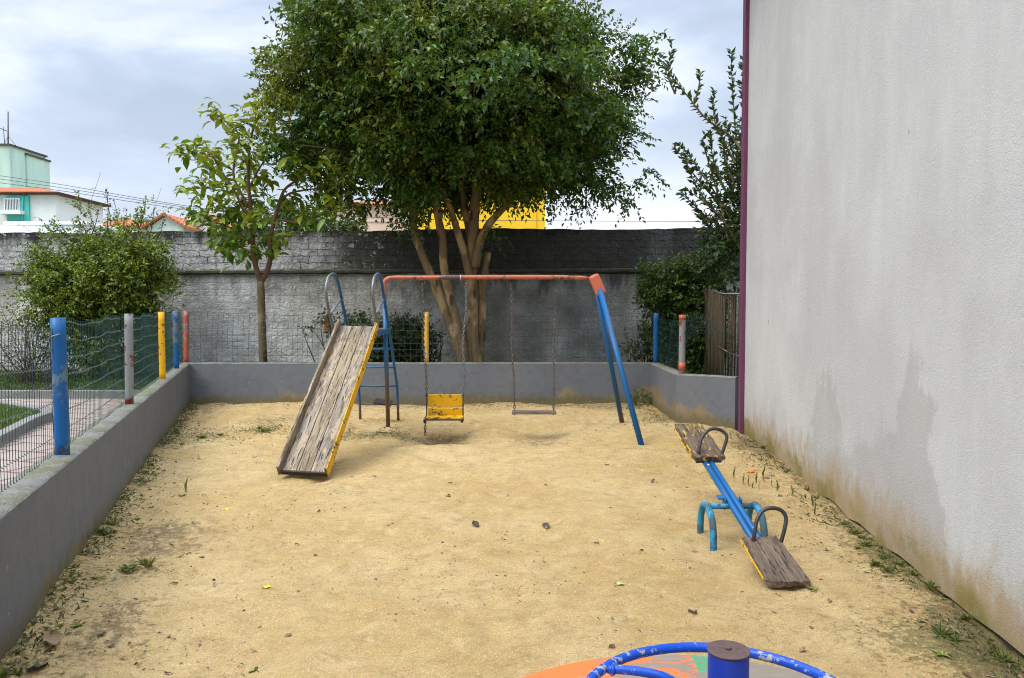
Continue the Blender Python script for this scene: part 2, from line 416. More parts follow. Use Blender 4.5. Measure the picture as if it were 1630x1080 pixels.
def building_mat():
    t = T('stained_white_stucco', 0.9, 0.15)
    x, y, z = t.xyz()
    streak = t.noise(2.2, 7, 0.75, t.map(scale=(1, 1, 0.3))); big = t.noise(0.5, 4, 0.6)
    c = t.mix(t.step(streak, 0.3, 0.7), (0.455, 0.45, 0.435), (0.515, 0.51, 0.494))
    c = t.mix(t.mul(t.step(big, 0.4, 0.65), 0.5), c, (0.375, 0.36, 0.362))
    # grey damp tongues rising from the foot (their own shape)
    def tongue(cy, wy, top, am):
        dy = t.math('ABSOLUTE', t.plus(y, 4.0-cy)); prof = t.step(t.plus(dy, t.mul(t.plus(t.noise(3.2, 4, 0.6), -0.5), wy*1.2)), 0.0, wy, top, 0.0)
        h = t.plus(prof, t.mul(t.plus(t.noise(7, 6, 0.75, t.map(scale=(1, 1, 0.25))), -0.5), 1.0))
        return t.mul(t.step(t.plus(h, t.mul(z, -1)), -0.06, 0.22), am)
    damp = t.math('MAXIMUM', tongue(6.75, 0.95, 1.15, 0.36), tongue(5.0, 0.75, 1.45, 0.38))
    damp = t.math('MAXIMUM', damp, tongue(5.55, 1.4, 0.85, 0.35)); damp = t.math('MAXIMUM', damp, tongue(8.5, .8, 0.9, 0.2))
    c = t.mix(damp, c, (0.275, 0.252, 0.225))
    # splash band of soil and algae
    fr = t.noise(5, 7, 0.72, t.map(scale=(1, 1, 0.45))); hh = t.plus(z, t.mul(t.plus(fr, -0.5), -1.0)); hh = t.plus(hh, t.mul(t.plus(t.noise(0.7, 3, .5, t.map(scale=(1, 1, .01))), -0.5), -0.5))
    k = t.step(hh, 0.0, 0.46, 0.85, 0.0)
    c = t.mix(k, c, t.mix(t.noise(6, 6, 0.7), (0.25, 0.155, 0.05), (0.43, 0.315, 0.16)))
    k2 = t.mul(t.step(t.plus(z, t.mul(t.plus(t.noise(8, 6, 0.7), -0.5), -0.6)), 0.02, 0.22, 1.0, 0.0), t.step(t.noise(1.3, 4), 0.42, 0.6))
    c = t.mix(t.mul(k2, 0.8), c, (0.19, 0.155, 0.03))
    c = t.mix(t.step(t.voro(2.1, t.map(scale=(1, 1, 0.45))), 0.035, 0.02, 0, 0.6), c, (0.07, 0.065, 0.06))
    t.color(c)
    n1_ = t.noise(48, 4, 0.65, dist=1.2)
    b = t.bump(t.noise(1.2, 4, 0.5), 0.15, 0.05)
    t.bump(t.plus(n1_, t.mul(t.noise(150, 3), 0.5)), 0.55, 0.02, b)
    return t.m
M['building'] = building_mat()
M['purple'] = paint('plum_paint', (0.125, 0.034, 0.078), (0.30, 0.2, 0.25), 0.15, rough=0.6)

def tallwall_mat():
    t = T('stained_old_masonry', 0.95, 0.1)
    x, y, z = t.xyz(); xz = t.comb(x, z, 0.0)
    upper = t.step(z, 2.49, 2.52)
    br = t.t.nodes.new('ShaderNodeTexBrick')
    wob = t.t.nodes.new('ShaderNodeVectorMath'); wob.operation = 'ADD'
    nn = t.t.nodes.new('ShaderNodeTexNoise'); nn.inputs['Scale'].default_value = 5; t.link(xz, nn.inputs['Vector'])
    ns = t.t.nodes.new('ShaderNodeVectorMath'); ns.operation = 'SCALE'; ns.inputs['Scale'].default_value = 0.09; t.link(nn.outputs['Color'], ns.inputs[0])
    t.link(xz, wob.inputs[0]); t.link(ns.outputs[0], wob.inputs[1]); t.link(wob.outputs[0], br.inputs['Vector'])
    br.inputs['Scale'].default_value = 1.0; br.inputs['Brick Width'].default_value = 0.40; br.inputs['Row Height'].default_value = 0.152
    br.inputs['Mortar Size'].default_value = 0.012; br.inputs['Mortar Smooth'].default_value = 0.4
    fac = br.outputs['Fac']
    patch = t.noise(1.8, 6, 0.7); fine = t.noise(14, 6, 0.75)
    plaster = t.mix(t.step(patch, 0.35, 0.65), (0.58, 0.575, 0.555), (0.38, 0.37, 0.35))
    plaster = t.mix(t.mul(t.step(t.noise(0.45, 3), 0.45, 0.62), 0.5), plaster, (0.36, 0.31, 0.23))
    brick = t.mix(t.noise(5, 5, 0.6), (0.26, 0.255, 0.25), (0.58, 0.575, 0.56))
    brick = t.mix(t.step(t.noise(4.5, 7, 0.8), 0.50, 0.60, 0, 0.65), brick, (0.16, 0.155, 0.145)); brick = t.mix(t.step(t.noise(2.1, 3, .5), 0.69, 0.71), brick, (0.36, 0.13, 0.065))
    brick = t.mix(t.mul(fac, t.step(t.noise(1.7, 6, .75), .42, .62, .0, .75)), brick, (0.06, 0.058, 0.055))
    c = t.mix(upper, plaster, brick)
    # run-off: black algae down from the coping and under the ledge, heaviest in the middle and to the right
    drip = t.noise(2.6, 6, 0.65, t.comb(x, t.mul(z, 0.16), 0.0)); drip2 = t.noise(0.7, 4, 0.6, t.comb(x, t.mul(z, 0.3), 7.0))
    east = t.step(t.plus(x, t.mul(t.plus(patch, -0.5), 5.0)), 0.8, 3.6); eastu = t.step(x, -3.0, 1.5)
    top = t.step(t.plus(z, t.mul(t.plus(drip, -0.5), 0.9)), 3.00, 3.42)
    black = t.math('MAXIMUM', top, t.mul(upper, t.step(t.plus(t.mul(eastu, 0.5), t.mul(drip2, 0.7)), 0.50, 0.80, 0, 0.94)))
    led = t.mul(t.step(t.plus(z, t.mul(t.plus(drip, -0.5), 2.6)), 1.75, 2.5), t.math('SUBTRACT', 1.0, upper))
    led = t.mul(led, t.plus(0.55, t.mul(east, 0.45)))
    lowd = t.mul(t.mul(east, t.math('SUBTRACT', 1.0, upper)), t.step(t.plus(t.mul(drip2, 0.6), t.mul(t.noise(1.1, 5, 0.6), 0.5)), 0.38, 0.68, 0.15, 0.75))
    black = t.math('MAXIMUM', black, t.math('MAXIMUM', t.mul(led, 0.85), t.mul(lowd, 0.8)))
    black = t.math('MAXIMUM', black, t.mul(t.step(drip, 0.62, 0.72), 0.45))
    black = t.mul(black, t.step(fine, 0.15, 0.45, 0.6, 1.0))
    c = t.mix(black, c, t.mix(t.noise(3, 5), (0.022, 0.022, 0.02), (0.06, 0.058, 0.05)))
    sp = t.mul(t.step(t.noise(6, 6, 0.75), 0.60, 0.64), t.mul(upper, t.math('SUBTRACT', 1.0, east)))
    c = t.mix(t.mul(sp, 0.7), c, (0.56, 0.56, 0.55))
    t.color(c)
    rel = t.noise(6.5, 5, 0.65, dist=1.8); h = t.plus(t.mul(t.mul(fac, t.mul(t.step(t.noise(1.3, 5, .7), .35, .6, -.1, -1.3), t.step(x, -2.0, 1.5, 1.0, 0.25))), upper), t.mul(rel, 0.8))
    h = t.plus(h, t.mul(t.mul(fac, t.math('SUBTRACT', 1.0, upper)), -0.12))
    b = t.bump(h, 1.0, 0.08); t.bump(fine, 0.5, 0.02, b)
    return t.m
M['tallwall'] = tallwall_mat()
M['ledge'] = flat('dark_mossy_cement', (0.07, 0.068, 0.045), 0.95, 0.6, 5, 0.6)

def grass_mat():
    t = T('lawn_soil', 0.95, 0.1); t.color(t.mix(t.noise(9, 6, 0.7), (0.035, 0.06, 0.01), (0.10, 0.14, 0.025))); t.bump(t.noise(60, 3), 0.8, 0.03); return t.m
M['lawn'] = grass_mat()
def paving_mat():
    t = T('paving_flags', 0.9, 0.15)
    br = t.t.nodes.new('ShaderNodeTexBrick'); t.link(t.map(scale=(1, 1, 1), rot=(0, 0, 0.3)), br.inputs['Vector'])
    br.inputs['Scale'].default_value = 1; br.inputs['Brick Width'].default_value = 0.62; br.inputs['Row Height'].default_value = 0.42; br.inputs['Mortar Size'].default_value = 0.022; br.offset = 0.5
    n = t.noise(3, 5, 0.7)
    c = t.mix(n, (0.24, 0.195, 0.165), (0.38, 0.32, 0.275)); c = t.mix(t.mul(t.noise(20, 5, 0.7), 0.4), c, (0.25, 0.19, 0.15))
    c = t.mix(br.outputs['Fac'], c, (0.17, 0.10, 0.08)); t.color(c); t.bump(t.plus(t.mul(br.outputs['Fac'], -1), t.noise(40)), 0.4, 0.01)
    return t.m
M['paving'] = paving_mat()
M['kerb'] = flat('kerb_concrete', (0.19, 0.19, 0.17), 0.9, 0.4, 5, 0.4)
M['earth'] = flat('bare_earth', (0.16, 0.15, 0.09), 0.95, 0.4, 0.5, 0.3)
def roof_mat():
    t = T('clay_roof_tiles', 0.9, 0.1)
    wv = t.t.nodes.new('ShaderNodeTexWave'); wv.bands_direction = 'X'; t.link(t.obj, wv.inputs['Vector']); wv.inputs['Scale'].default_value = 1.3
    wv.inputs['Distortion'].default_value = 0.5
    t.color(t.mix(t.noise(1.5, 5, 0.75), (0.34, 0.10, 0.045), (0.58, 0.24, 0.13))); t.bump(wv.outputs[1], 1.0, 0.12); return t.m
M['roof'] = roof_mat()
def facade(name, c, dirt=0.25):
    t = T(name, 0.9, 0.15); st = t.noise(0.7, 6, 0.65, t.map(scale=(1, 1, 0.2)))
    t.color(t.mix(t.step(st, 0.35, 0.75, 0, 1), c, tuple(x*(1-dirt) for x in c))); return t.m
M['pale_green'] = facade('pale_green_render', (0.60, 0.72, 0.62))
M['tower_green'] = facade('weathered_green_render', (0.46, 0.66, 0.56), 0.3)
M['white_w'] = facade('white_render', (0.70, 0.74, 0.70), 0.12)
M['teal'] = facade('teal_paint', (0.10, 0.50, 0.44), 0.1)
M['peach'] = facade('peach_render', (0.68, 0.52, 0.43), 0.1)
M['yellow_w'] = facade('yellow_render', (0.80, 0.50, 0.03), 0.08)
M['white_tarp'] = flat('white_tarpaulin', (0.82, 0.84, 0.86), 0.6, 0.03)
M['glass'] = flat('dark_window_glass', (0.10, 0.12, 0.13), 0.15, 0.2, spec=0.6)
M['white_frame'] = flat('white_window_frame', (0.7, 0.72, 0.7), 0.5, 0.05)
M['dark_wood'] = flat('dark_eave_wood', (0.10, 0.06, 0.045), 0.8)
M['pole'] = flat('weathered_concrete_pole', (0.15, 0.15, 0.15), 0.9)
M['reed'] = wood('dry_reeds', (0.04, 0.03, 0.016), (0.11, 0.085, 0.045), along=2, sc=2.2)
def deck_mat():
    t = T('peeling_deck_paint', 0.6, 0.3)
    x, y, z = t.xyz(); r_ = t.math('SQRT', t.plus(t.mul(x, x), t.mul(y, y)))
    g = t.noise(1.0, 8, 0.75, t.map(scale=(5, 38, 5), rot=(0, 0, 0.12)), 0.6)
    wd = t.mix(g, (0.085, 0.07, 0.055), (0.30, 0.25, 0.19))
    pt = t.mix(t.step(x, 0.12, 0.13), (0.74, 0.135, 0.03), (0.04, 0.27, 0.12))
    n = t.plus(t.mul(g, 0.55), t.mul(t.noise(5, 6, 0.7), 0.55)); n = t.plus(n, t.step(r_, 0.80, 1.0, 0.02, -0.05)); n = t.plus(n, t.step(x, 0.20, 0.34, 0.0, 0.14)); n = t.plus(n, t.step(x, -0.55, -0.12, -0.06, 0.06))
    k = t.step(n, 0.575, 0.59)
    t.color(t.mix(k, t.mix(t.mul(t.noise(4), 0.4), pt, (0.8, 0.36, 0.2)) if False else pt, wd)); t.bump(t.mul(k, -1), 0.4, 0.003); return t.m
M['deck'] = deck_mat()

# ------------------------------------------------------------------ leaves
def norm(a): return a/np.maximum(np.linalg.norm(a, axis=-1, keepdims=True), 1e-9)
def leaf_mesh(name, pos, d, n, ln, wd, colr, mat, parent=None, base=None, curl=0.18, big=False):
    """pos/d/n (N,3): base point, direction and blade normal of each leaf"""
    off = world_loc(parent) if parent else Vector(base or (0, 0, 0))
    pos = pos - np.array(off)[None]
    d = norm(d); s = norm(np.cross(d, n)); n = np.cross(s, d)
    ln = ln[:, None]; wd = wd[:, None]; N = len(pos)
    if big:   # six-sided blade folded along the rib and drooping at the tip
        v = np.stack([pos, pos+d*ln*.3+s*wd*.42+n*ln*.05, pos+d*ln*.65+s*wd*.42+n*ln*.02, pos+d*ln-n*ln*curl,
                      pos+d*ln*.65-s*wd*.42+n*ln*.02, pos+d*ln*.3-s*wd*.42+n*ln*.05, pos+d*ln*.48-n*ln*.0], 1).reshape(-1, 3)
        k = 7; tri = np.array([(0, 1, 6), (1, 2, 6), (2, 3, 6), (3, 4, 6), (4, 5, 6), (5, 0, 6)])
    else:
        v = np.stack([pos, pos+d*ln*.45+s*wd*.5+n*ln*.10, pos+d*ln-n*ln*curl, pos+d*ln*.45-s*wd*.5+n*ln*.10], 1).reshape(-1, 3)
        k = 4; tri = np.array([(0, 1, 2), (0, 2, 3)])
    f = (np.arange(N)[:, None, None]*k + tri[None]).reshape(-1, 3)
    me = bpy.data.meshes.new(name)
    me.vertices.add(len(v)); me.vertices.foreach_set('co', v.astype(np.float32).ravel())
    me.loops.add(f.size); me.loops.foreach_set('vertex_index', f.astype(np.int32).ravel())
    me.polygons.add(len(f)); me.polygons.foreach_set('loop_start', np.arange(0, f.size, 3, dtype=np.int32))
    me.polygons.foreach_set('loop_total', np.full(len(f), 3, dtype=np.int32))
    me.update(calc_edges=True)
    at = me.color_attributes.new('leafcol', 'FLOAT_COLOR', 'POINT')
    cc = np.concatenate([np.repeat(colr, k, 0), np.ones((N*k, 1))], 1).astype(np.float32)
    at.data.foreach_set('color', cc.ravel())
    me.materials.append(mat)
    o = bpy.data.objects.new(name, me); col.objects.link(o)
    if parent: o.parent = parent
    elif base: o.location = base
    return o
def shoots(start, dirs, length, nl, rs, droop=0.25, splay=0.9, upn=0.6):
    """leaves along many twigs -> pos, dir, normal arrays (and twig end points)"""
    S = len(start); t = (np.arange(nl)+0.6)/nl
    t = t[None, :]+rs.uniform(-.3, .3, (S, nl))/nl
    L_ = length[:, None]*t
    pos = start[:, None, :]+dirs[:, None, :]*L_[..., None]
    pos[..., 2] -= droop*(length[:, None]*t*t)
    r1 = rs.normal(size=(S, nl, 3)); perp = r1-dirs[:, None, :]*np.sum(r1*dirs[:, None, :], -1, keepdims=True)
    perp = norm(perp); tip = (t[..., None] > 0.9)
    ld = norm(dirs[:, None, :]*(0.55+tip*0.8)+perp*splay+np.array([0, 0, -0.25]))
    nrm = norm(rs.normal(size=(S, nl, 3))*0.55+np.array([0, 0, upn*1.2])+dirs[:, None, :]*0.2)
    return pos.reshape(-1, 3), ld.reshape(-1, 3), nrm.reshape(-1, 3)
def leaf_colors(N, rs, base, alt, frac, var=0.25):
    m = rs.random(N)[:, None]**2*(frac if np.ndim(frac) == 0 else 0)*1.4
    if np.ndim(frac): m = np.clip(np.asarray(frac)[:, None]+rs.normal(size=(N, 1))*.2, 0, 1)
    c = np.array(base)[None]*(1-m)+np.array(alt)[None]*m
    return np.clip(c*(1+rs.normal(size=(N, 1))*var), 0.004, 1)
def twigs_mesh(name, segs, mat, parent):
    mb = MB()
    for pts, r0, r1 in segs:
        m = len(pts); mb.tube(pts, [r0+(r1-r0)*i/(m-1) for i in range(m)], 4 if r0 < .02 else 8, caps=False)
    return mb.build(name, mat, parent)

# ------------------------------------------------------------------ ground
INNER = [(-1.07, -0.5), (-5.59, 13.05), (2.40, 13.12), (2.385, 10.9), (3.11, 10.46)]
DENTS = [(random.uniform(-5.5, 3), random.uniform(1.5, 13), random.uniform(.05, .13), random.uniform(.008, .026)) for _ in range(1100)]
BX = lambda y: 2.182+0.0979*y     # foot of the building wall
WX = lambda y: -1.234-0.334*y     # inner face of the left low wall
sw1, sw2 = G(706, 692), G(868, 690)
def sand_h(x, y, dents=True):
    x = np.asarray(x, float); y = np.asarray(y, float)
    h = (vn(x, y, 0.5, 1)-.5)*0.06+(vn(x, y, 1.3, 2)-.5)*0.045+(vn(x+vn(x, y, 2, 8)*.3, y, 3.6, 3)-.5)*0.034+(vn(x, y+.2*vn(x, y, 5, 9), 8, 4)-.5)*0.020+(vn(x, y, 15, 6)-.5)*0.008
    for c, a in ((sw1, .17), (sw2, .14)):
        h = h-a*np.exp(-((x-c.x)/.42)**2-((y-c.y)/.62)**2)+a*.35*np.exp(-((x-c.x)/.6)**2-((y-c.y+1.0)/.35)**2)
    h = h+0.05*np.exp(-((x+4.0)/1.2)**2-((y-12.8)/.5)**2)
    h = h+0.07*np.exp(-np.maximum(x-WX(y), 0)/.22)*(y < 12.8)
    e1 = BX(y)-x; h = h+0.03*np.exp(-((e1-.5)/.4)**2)-0.05*np.exp(-np.abs(e1)/.10)
    h = h-0.05*np.exp(-((x+2.1)/.35)**2-((y-7.35)/.25)**2)+0.05*np.exp(-((x+2.1)/.5)**2-((y-6.95)/.2)**2)
    for fx, fy in ((1.437, 5.68), (1.437, 5.31), (1.8, 5.31), (-1.72, 10.4), (1.62, 9.4), (1.63, 11.2)):
        h = h+0.03*np.exp(-(((x-fx)**2+(y-fy)**2)/.012))-0.018*np.exp(-(((x-fx)**2+(y-fy)**2)/.09))
    return h-0.012
def grid_mesh(name, xs, ys, mat):
    X, Y = np.meshgrid(xs, ys); Z = sand_h(X, Y)
    for dx, dy, r_, a in DENTS:
        i0, i1 = np.searchsorted(ys, [dy-3*r_, dy+3*r_]); j0, j1 = np.searchsorted(xs, [dx-3*r_, dx+3*r_])
        if i1 > i0 and j1 > j0:
            q = ((X[i0:i1, j0:j1]-dx)**2+(Y[i0:i1, j0:j1]-dy)**2)/r_**2
            Z[i0:i1, j0:j1] -= a*(1-q*.8)*np.exp(-q)
    ny, nx = X.shape
    v = np.stack([X, Y, Z], -1).reshape(-1, 3)
    idx = np.arange(nx*ny).reshape(ny, nx)
    f = np.stack([idx[:-1, :-1], idx[:-1, 1:], idx[1:, 1:], idx[1:, :-1]], -1).reshape(-1, 4)
    me = bpy.data.meshes.new(name)
    me.vertices.add(len(v)); me.vertices.foreach_set('co', v.astype(np.float32).ravel())
    me.loops.add(f.size); me.loops.foreach_set('vertex_index', f.astype(np.int32).ravel())
    me.polygons.add(len(f)); me.polygons.foreach_set('loop_start', np.arange(0, f.size, 4, dtype=np.int32))
    me.polygons.foreach_set('loop_total', np.full(len(f), 4, dtype=np.int32)); me.polygons.foreach_set('use_smooth', np.ones(len(f), bool))
    me.update(calc_edges=True)
    x = v[:, 0]; y = v[:, 1]
    eb = BX(y)-x; ew = x-WX(y)
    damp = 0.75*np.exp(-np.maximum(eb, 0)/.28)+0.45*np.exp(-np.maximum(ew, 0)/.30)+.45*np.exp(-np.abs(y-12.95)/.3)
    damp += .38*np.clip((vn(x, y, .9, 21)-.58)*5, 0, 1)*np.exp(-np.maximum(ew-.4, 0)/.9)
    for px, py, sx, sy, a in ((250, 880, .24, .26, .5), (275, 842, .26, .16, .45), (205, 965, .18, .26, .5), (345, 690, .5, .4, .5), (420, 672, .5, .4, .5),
                              (705, 692, .36, .55, 1.0), (868, 692, .45, .5, .6), (600, 690, .8, .30, .6), (530, 775, .35, .25, .5), (180, 1010, .22, .25, .6), (990, 648, 1.3, .5, .45),  # first entry: the chair swing's soft shadow painted in with the damp hollow
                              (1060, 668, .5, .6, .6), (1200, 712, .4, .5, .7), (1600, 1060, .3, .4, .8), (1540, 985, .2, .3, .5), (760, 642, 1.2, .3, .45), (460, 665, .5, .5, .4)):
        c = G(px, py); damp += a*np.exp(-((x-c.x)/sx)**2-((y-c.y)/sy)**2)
    moss = 0.65*np.exp(-np.maximum(ew, 0)/.22)+0.5*np.exp(-np.maximum(eb, 0)/.35)
    for px, py, sx, sy, a in ((595, 690, .85, .35, .9), (330, 700, .6, .8, .5), (425, 683, .3, .4, .7), (1050, 662, .6, .8, .7), (960, 650, 1., .4, .5), (1180, 960, .4, .3, .25),
                              (1400, 880, .25, .6, .6), (1560, 1040, .4, .5, .5), (1450, 1010, .5, .4, .4), (220, 915, .25, .25, .6)):
        c = G(px, py); moss += a*np.exp(-((x-c.x)/sx)**2-((y-c.y)/sy)**2)
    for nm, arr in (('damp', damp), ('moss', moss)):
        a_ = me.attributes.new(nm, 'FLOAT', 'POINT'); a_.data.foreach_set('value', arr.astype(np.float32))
    me.materials.append(mat)
    o = bpy.data.objects.new(name, me); col.objects.link(o); return o
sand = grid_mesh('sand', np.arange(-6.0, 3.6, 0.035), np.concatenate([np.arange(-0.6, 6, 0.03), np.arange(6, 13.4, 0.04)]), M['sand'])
tag(sand, kind='structure')
g = MB(); S = 900
g.add([(-S, -60, -.30), (S, -60, -.30), (S, S, -.30), (-S, S, -.30)], [(0, 1, 2, 3)])
tag(g.build('ground', M['earth']), kind='structure')

WALL_T = 0.20
def offset_poly(pts, t):
    out = []
    for i, p in enumerate(pts):
        p = Vector(p); ns = []
        if i > 0: d = (p-Vector(pts[i-1])).normalized(); ns.append(Vector((-d.y, d.x)))
        if i < len(pts)-1: d = (Vector(pts[i+1])-p).normalized(); ns.append(Vector((-d.y, d.x)))
        n = sum(ns, Vector((0, 0))); n = n/len(ns); n = n/n.length_squared if n.length > 0 else n
        out.append(p+n*t)
    return out
OUTER = offset_poly(INNER, WALL_T)
# paved path and planted strip outside the low wall
mid = offset_poly(INNER, WALL_T*0.5)
def sheet(name, poly, z, m):
    mb = MB(); n = len(poly); mb.prism(poly, z-.3, z); return tag(mb.build(name, m), kind='structure')
sheet('path', [(-30, -6), (mid[0].x+.3, -1.4), (mid[0].x, mid[0].y), (mid[1].x, mid[1].y), (-30, 13.2)], 0.10, M['paving'])
sheet('planted_strip', [(-30, 13.2), (mid[1].x, mid[1].y), (mid[2].x, mid[2].y), (mid[3].x, mid[3].y), (3.3, 10.62), (12, 10.62), (12, 16.6), (-30, 19.9)], 0.115, M['lawn'])
kp = [(-30, 13.15), (-5.75, 13.15)]
def kerb(name, pts, w_, z0, z1):
    mb = MB(); o1 = offset_poly(pts, w_/2); o2 = offset_poly(pts, -w_/2)
    mb.prism([tuple(a) for a in o2]+[tuple(a) for a in o1[::-1]], z0, z1)
    return tag(mb.build(name, M['kerb'], bevel=.012), kind='structure')
kerb('kerb', [(-30, 13.08), (-5.80, 13.08)], .13, .0, .24)
isl = [(-20, 17.5), (-9.6, 13.05-.35), (-8.9, 12.35), (-6.75, 10.95), (-6.42, 10.55), (-6.35, 10.0), (-5.6, 8.0), (-4.9, 6.1), (-4.9, 4.0)]
isl = [(-13, 12.6), (-9.3, 12.45), (-8.6, 12.1), (-6.75, 10.85), (-6.48, 10.45), (-6.40, 10.0), (-5.95, 8.7), (-5.5, 7.2), (-5.6, 6.6), (-7, 5.5), (-13, 4)]
kerb('kerb', isl, .14, .0, .23)
sheet('lawn', isl, 0.17, M['lawn'])

def grass_stuff(name, poly_fn, n, bounds, z, h, label, c1, c2, seed):
    rs = np.random.default_rng(seed)
    x = rs.uniform(bounds[0], bounds[1], n*3); y = rs.uniform(bounds[2], bounds[3], n*3)
    k = poly_fn(x, y); x = x[k][:n]; y = y[k][:n]; N = len(x)
    pos = np.stack([x, y, np.full(N, z)], 1); d = norm(rs.normal(size=(N, 3))*[.45, .45, .1]+[0, 0, 1]); nr = norm(rs.normal(size=(N, 3))+[0, 0, .2])
    o = leaf_mesh(name, pos, d, nr, rs.uniform(.5, 1.2, N)*h, rs.uniform(.6, 1.2, N)*h*.22, leaf_colors(N, rs, c1, c2, .6), M['leaf'], curl=-.1)
    return tag(o, label, 'grass', kind='stuff')
def inpoly(poly):
    def f(x, y):
        r_ = np.zeros(len(x), bool); n = len(poly)
        for i in range(n):
            x1, y1 = poly[i]; x2, y2 = poly[i-1]
            c = ((y1 > y) != (y2 > y)) & (x < (x2-x1)*(y-y1)/(y2-y1+1e-12)+x1); r_ ^= c
        return r_
    return f
grass_stuff('grass', inpoly([(-13, 13.2), (-5.8, 13.2), (-5.8, 17.6), (-13, 18.1)]), 26000, (-13, -5.8, 13.2, 18), .115, .11, 'rough green grass at the foot of the tall stained wall', (.04, .075, .012), (.13, .17, .03), 3)
grass_stuff('grass', inpoly(isl), 16000, (-9.5, -5.4, 6.5, 12.5), .17, .07, 'short bright grass inside the kerbed bed beside the path', (.06, .11, .015), (.16, .22, .035), 4)

# ------------------------------------------------------------------ low wall
lw = empty('low_wall', (-1.5, 4, 0))
tag(lw, 'low grey rendered wall enclosing the sand pit on three sides', 'wall')
mb = MB()
# subdivided faces with slightly uneven render
def wall_strip(mb, a, b, z0, z1, amp=0.006, sx=0.15, nz=6):
    a = Vector(a); b = Vector(b); L_ = (b-a).length; n = max(2, int(L_/sx)); nn = Vector((-(b-a).y, (b-a).x)).normalized()
    vs = []; fs = []
    for i in range(n+1):
        for k in range(nz+1):
            p = a.lerp(b, i/n); z = z0+(z1-z0)*k/nz
            dd = amp*(float(vn(np.array([i*sx*1.7+a.x]), np.array([z*3.0]), 1.3, 5)[0])-.5)*2 if 0 < i < n and k < nz else 0
            vs.append((p.x+nn.x*dd, p.y+nn.y*dd, z))
    for i in range(n):
        for k in range(nz): q = i*(nz+1)+k; fs.append((q, q+nz+1, q+nz+2, q+1))
    mb.add(vs, fs, True)
for i in range(len(INNER)-1):
    wall_strip(mb, INNER[i], INNER[i+1], -.25, .70, .010)
    wall_strip(mb, tuple(OUTER[i+1]), tuple(OUTER[i]), -.25, .70, .004)
    mb.add([(*INNER[i], .70), (*INNER[i+1], .70), (*OUTER[i+1], .70), (*OUTER[i], .70)], [(0, 1, 2, 3)])
for i in (0, -1):
    mb.add([(*INNER[i], -.25), (*INNER[i], .7), (*OUTER[i], .7), (*OUTER[i], -.25)], [(0, 1, 2, 3)])
mb.build('wall_body', M['lowwall'], lw)
def coping_run(a, b, ao, bo, ragged=0.012, over=-0.004, seed=1):
    mb = MB(); a, b, ao, bo = [Vector(q) for q in (a, b, ao, bo)]; n = max(3, int((b-a).length/.07)); vs = []
    for i in range(n+1):
        t_ = i/n; p = a.lerp(b, t_); q = ao.lerp(bo, t_); w_ = (q-p).normalized()
        e1 = over+ragged*(random.random()-.2); e2 = ragged*(random.random()-.5); hz_ = .008+.012*random.random()
        for k, (s_, z) in enumerate(((e1, .701), (e1+.012, .703+hz_*.7), (.5*WALL_T, .705+hz_), (WALL_T-.012-e2, .703+hz_*.7), (WALL_T-e2, .701))):
            pp = p+w_*s_ if s_ < WALL_T*.6 else q-w_*(WALL_T-s_)
            vs.append((pp.x, pp.y, z))
    fs = []
    for i in range(n):
        for k in range(4): q = i*5+k; fs.append((q, q+5, q+6, q+1))
    return mb.add(vs, fs, True)
for i in range(len(INNER)-1):
    c_ = coping_run(INNER[i], INNER[i+1], tuple(OUTER[i]), tuple(OUTER[i+1]), .016 if i == 0 else .006)
    c_.build('coping', M['coping'] if i != 1 else M['coping'], lw)

# ------------------------------------------------------------------ fence on the low wall
fence = empty('wire_fence', (-3.9, 7.6, .71))
tag(fence, 'sagging green wire mesh fence on painted posts along the low wall', 'fence')
def fpost(x, y, h0, h1, r_, m, label, lean=(0, 0), capm=None, cap=None):
    mb = MB(); n = 8
    pts = [(x+lean[0]*i/n, y+lean[1]*i/n, h0+(h1-h0)*i/n) for i in range(n+1)]
    mb.tube(pts, [r_*(1+.02*random.uniform(-1, 1)) for _ in range(n+1)], 14)
    o = mb.build('post', m, fence); o['label'] = label
    if cap:
        for z0, z1 in cap:
            t0 = (z0-h0)/(h1-h0); t1 = (z1-h0)/(h1-h0)
            c = MB(); c.tube([(x+lean[0]*t0, y+lean[1]*t0, z0), (x+lean[0]*t1, y+lean[1]*t1, z1)], r_*1.06, 14); c.build('paint_band', capm, o)
    return o
postsL = [(-2.985, 4.97, 'blue_post', 'thick blue post nearest the viewer'), (-3.86, 7.57, 'grey_red', 'grey post with red paint flaking at its foot'),
          (-4.72, 10.15, 'yellow_post', 'yellow post between a grey post and a blue post'), (-5.31, 11.9, 'blue_post', 'slim blue post next to the wall corner'), (-5.72, 13.2, 'red_grey', 'red and grey flaking post at the wall corner')]
for i, (x, y, m, lb) in enumerate(postsL):
    fpost(x, y, .69, 1.625, .044 if i == 0 else .040, M[m], lb, lean=(random.uniform(-.02, .02), 0))
b0 = P(679, 570, 13.25); fpost(b0.x, b0.y, .69, 1.60, .042, M['yellow_worn'], 'worn yellow post with grey showing through')
b1 = (2.52, 13.2); fpost(b1[0], b1[1], .69, 1.58, .047, M['blue_post'], 'blue post at the right corner of the back wall')
b2 = (2.49, 11.02); fpost(b2[0], b2[1], .69, 1.565, .048, M['grey_red'], 'pale grey post with an orange top and foot', capm=M['orange'], cap=[(.76, .88), (1.50, 1.575)])
# bolt hole tab on the nearest post
mb = MB(); mb.tube([(-2.96, 4.918, .76), (-2.96, 4.925, .76)], .012, 10); mb.build('bolt', M['dark_steel'], fence)
mb = MB(); mb.tube([(-3.03, 4.90, 1.48), (-3.0, 4.895, 1.50), (-2.95, 4.915, 1.52)], .006, 6); mb.build('wire_clip', M['worn_steel'], fence)

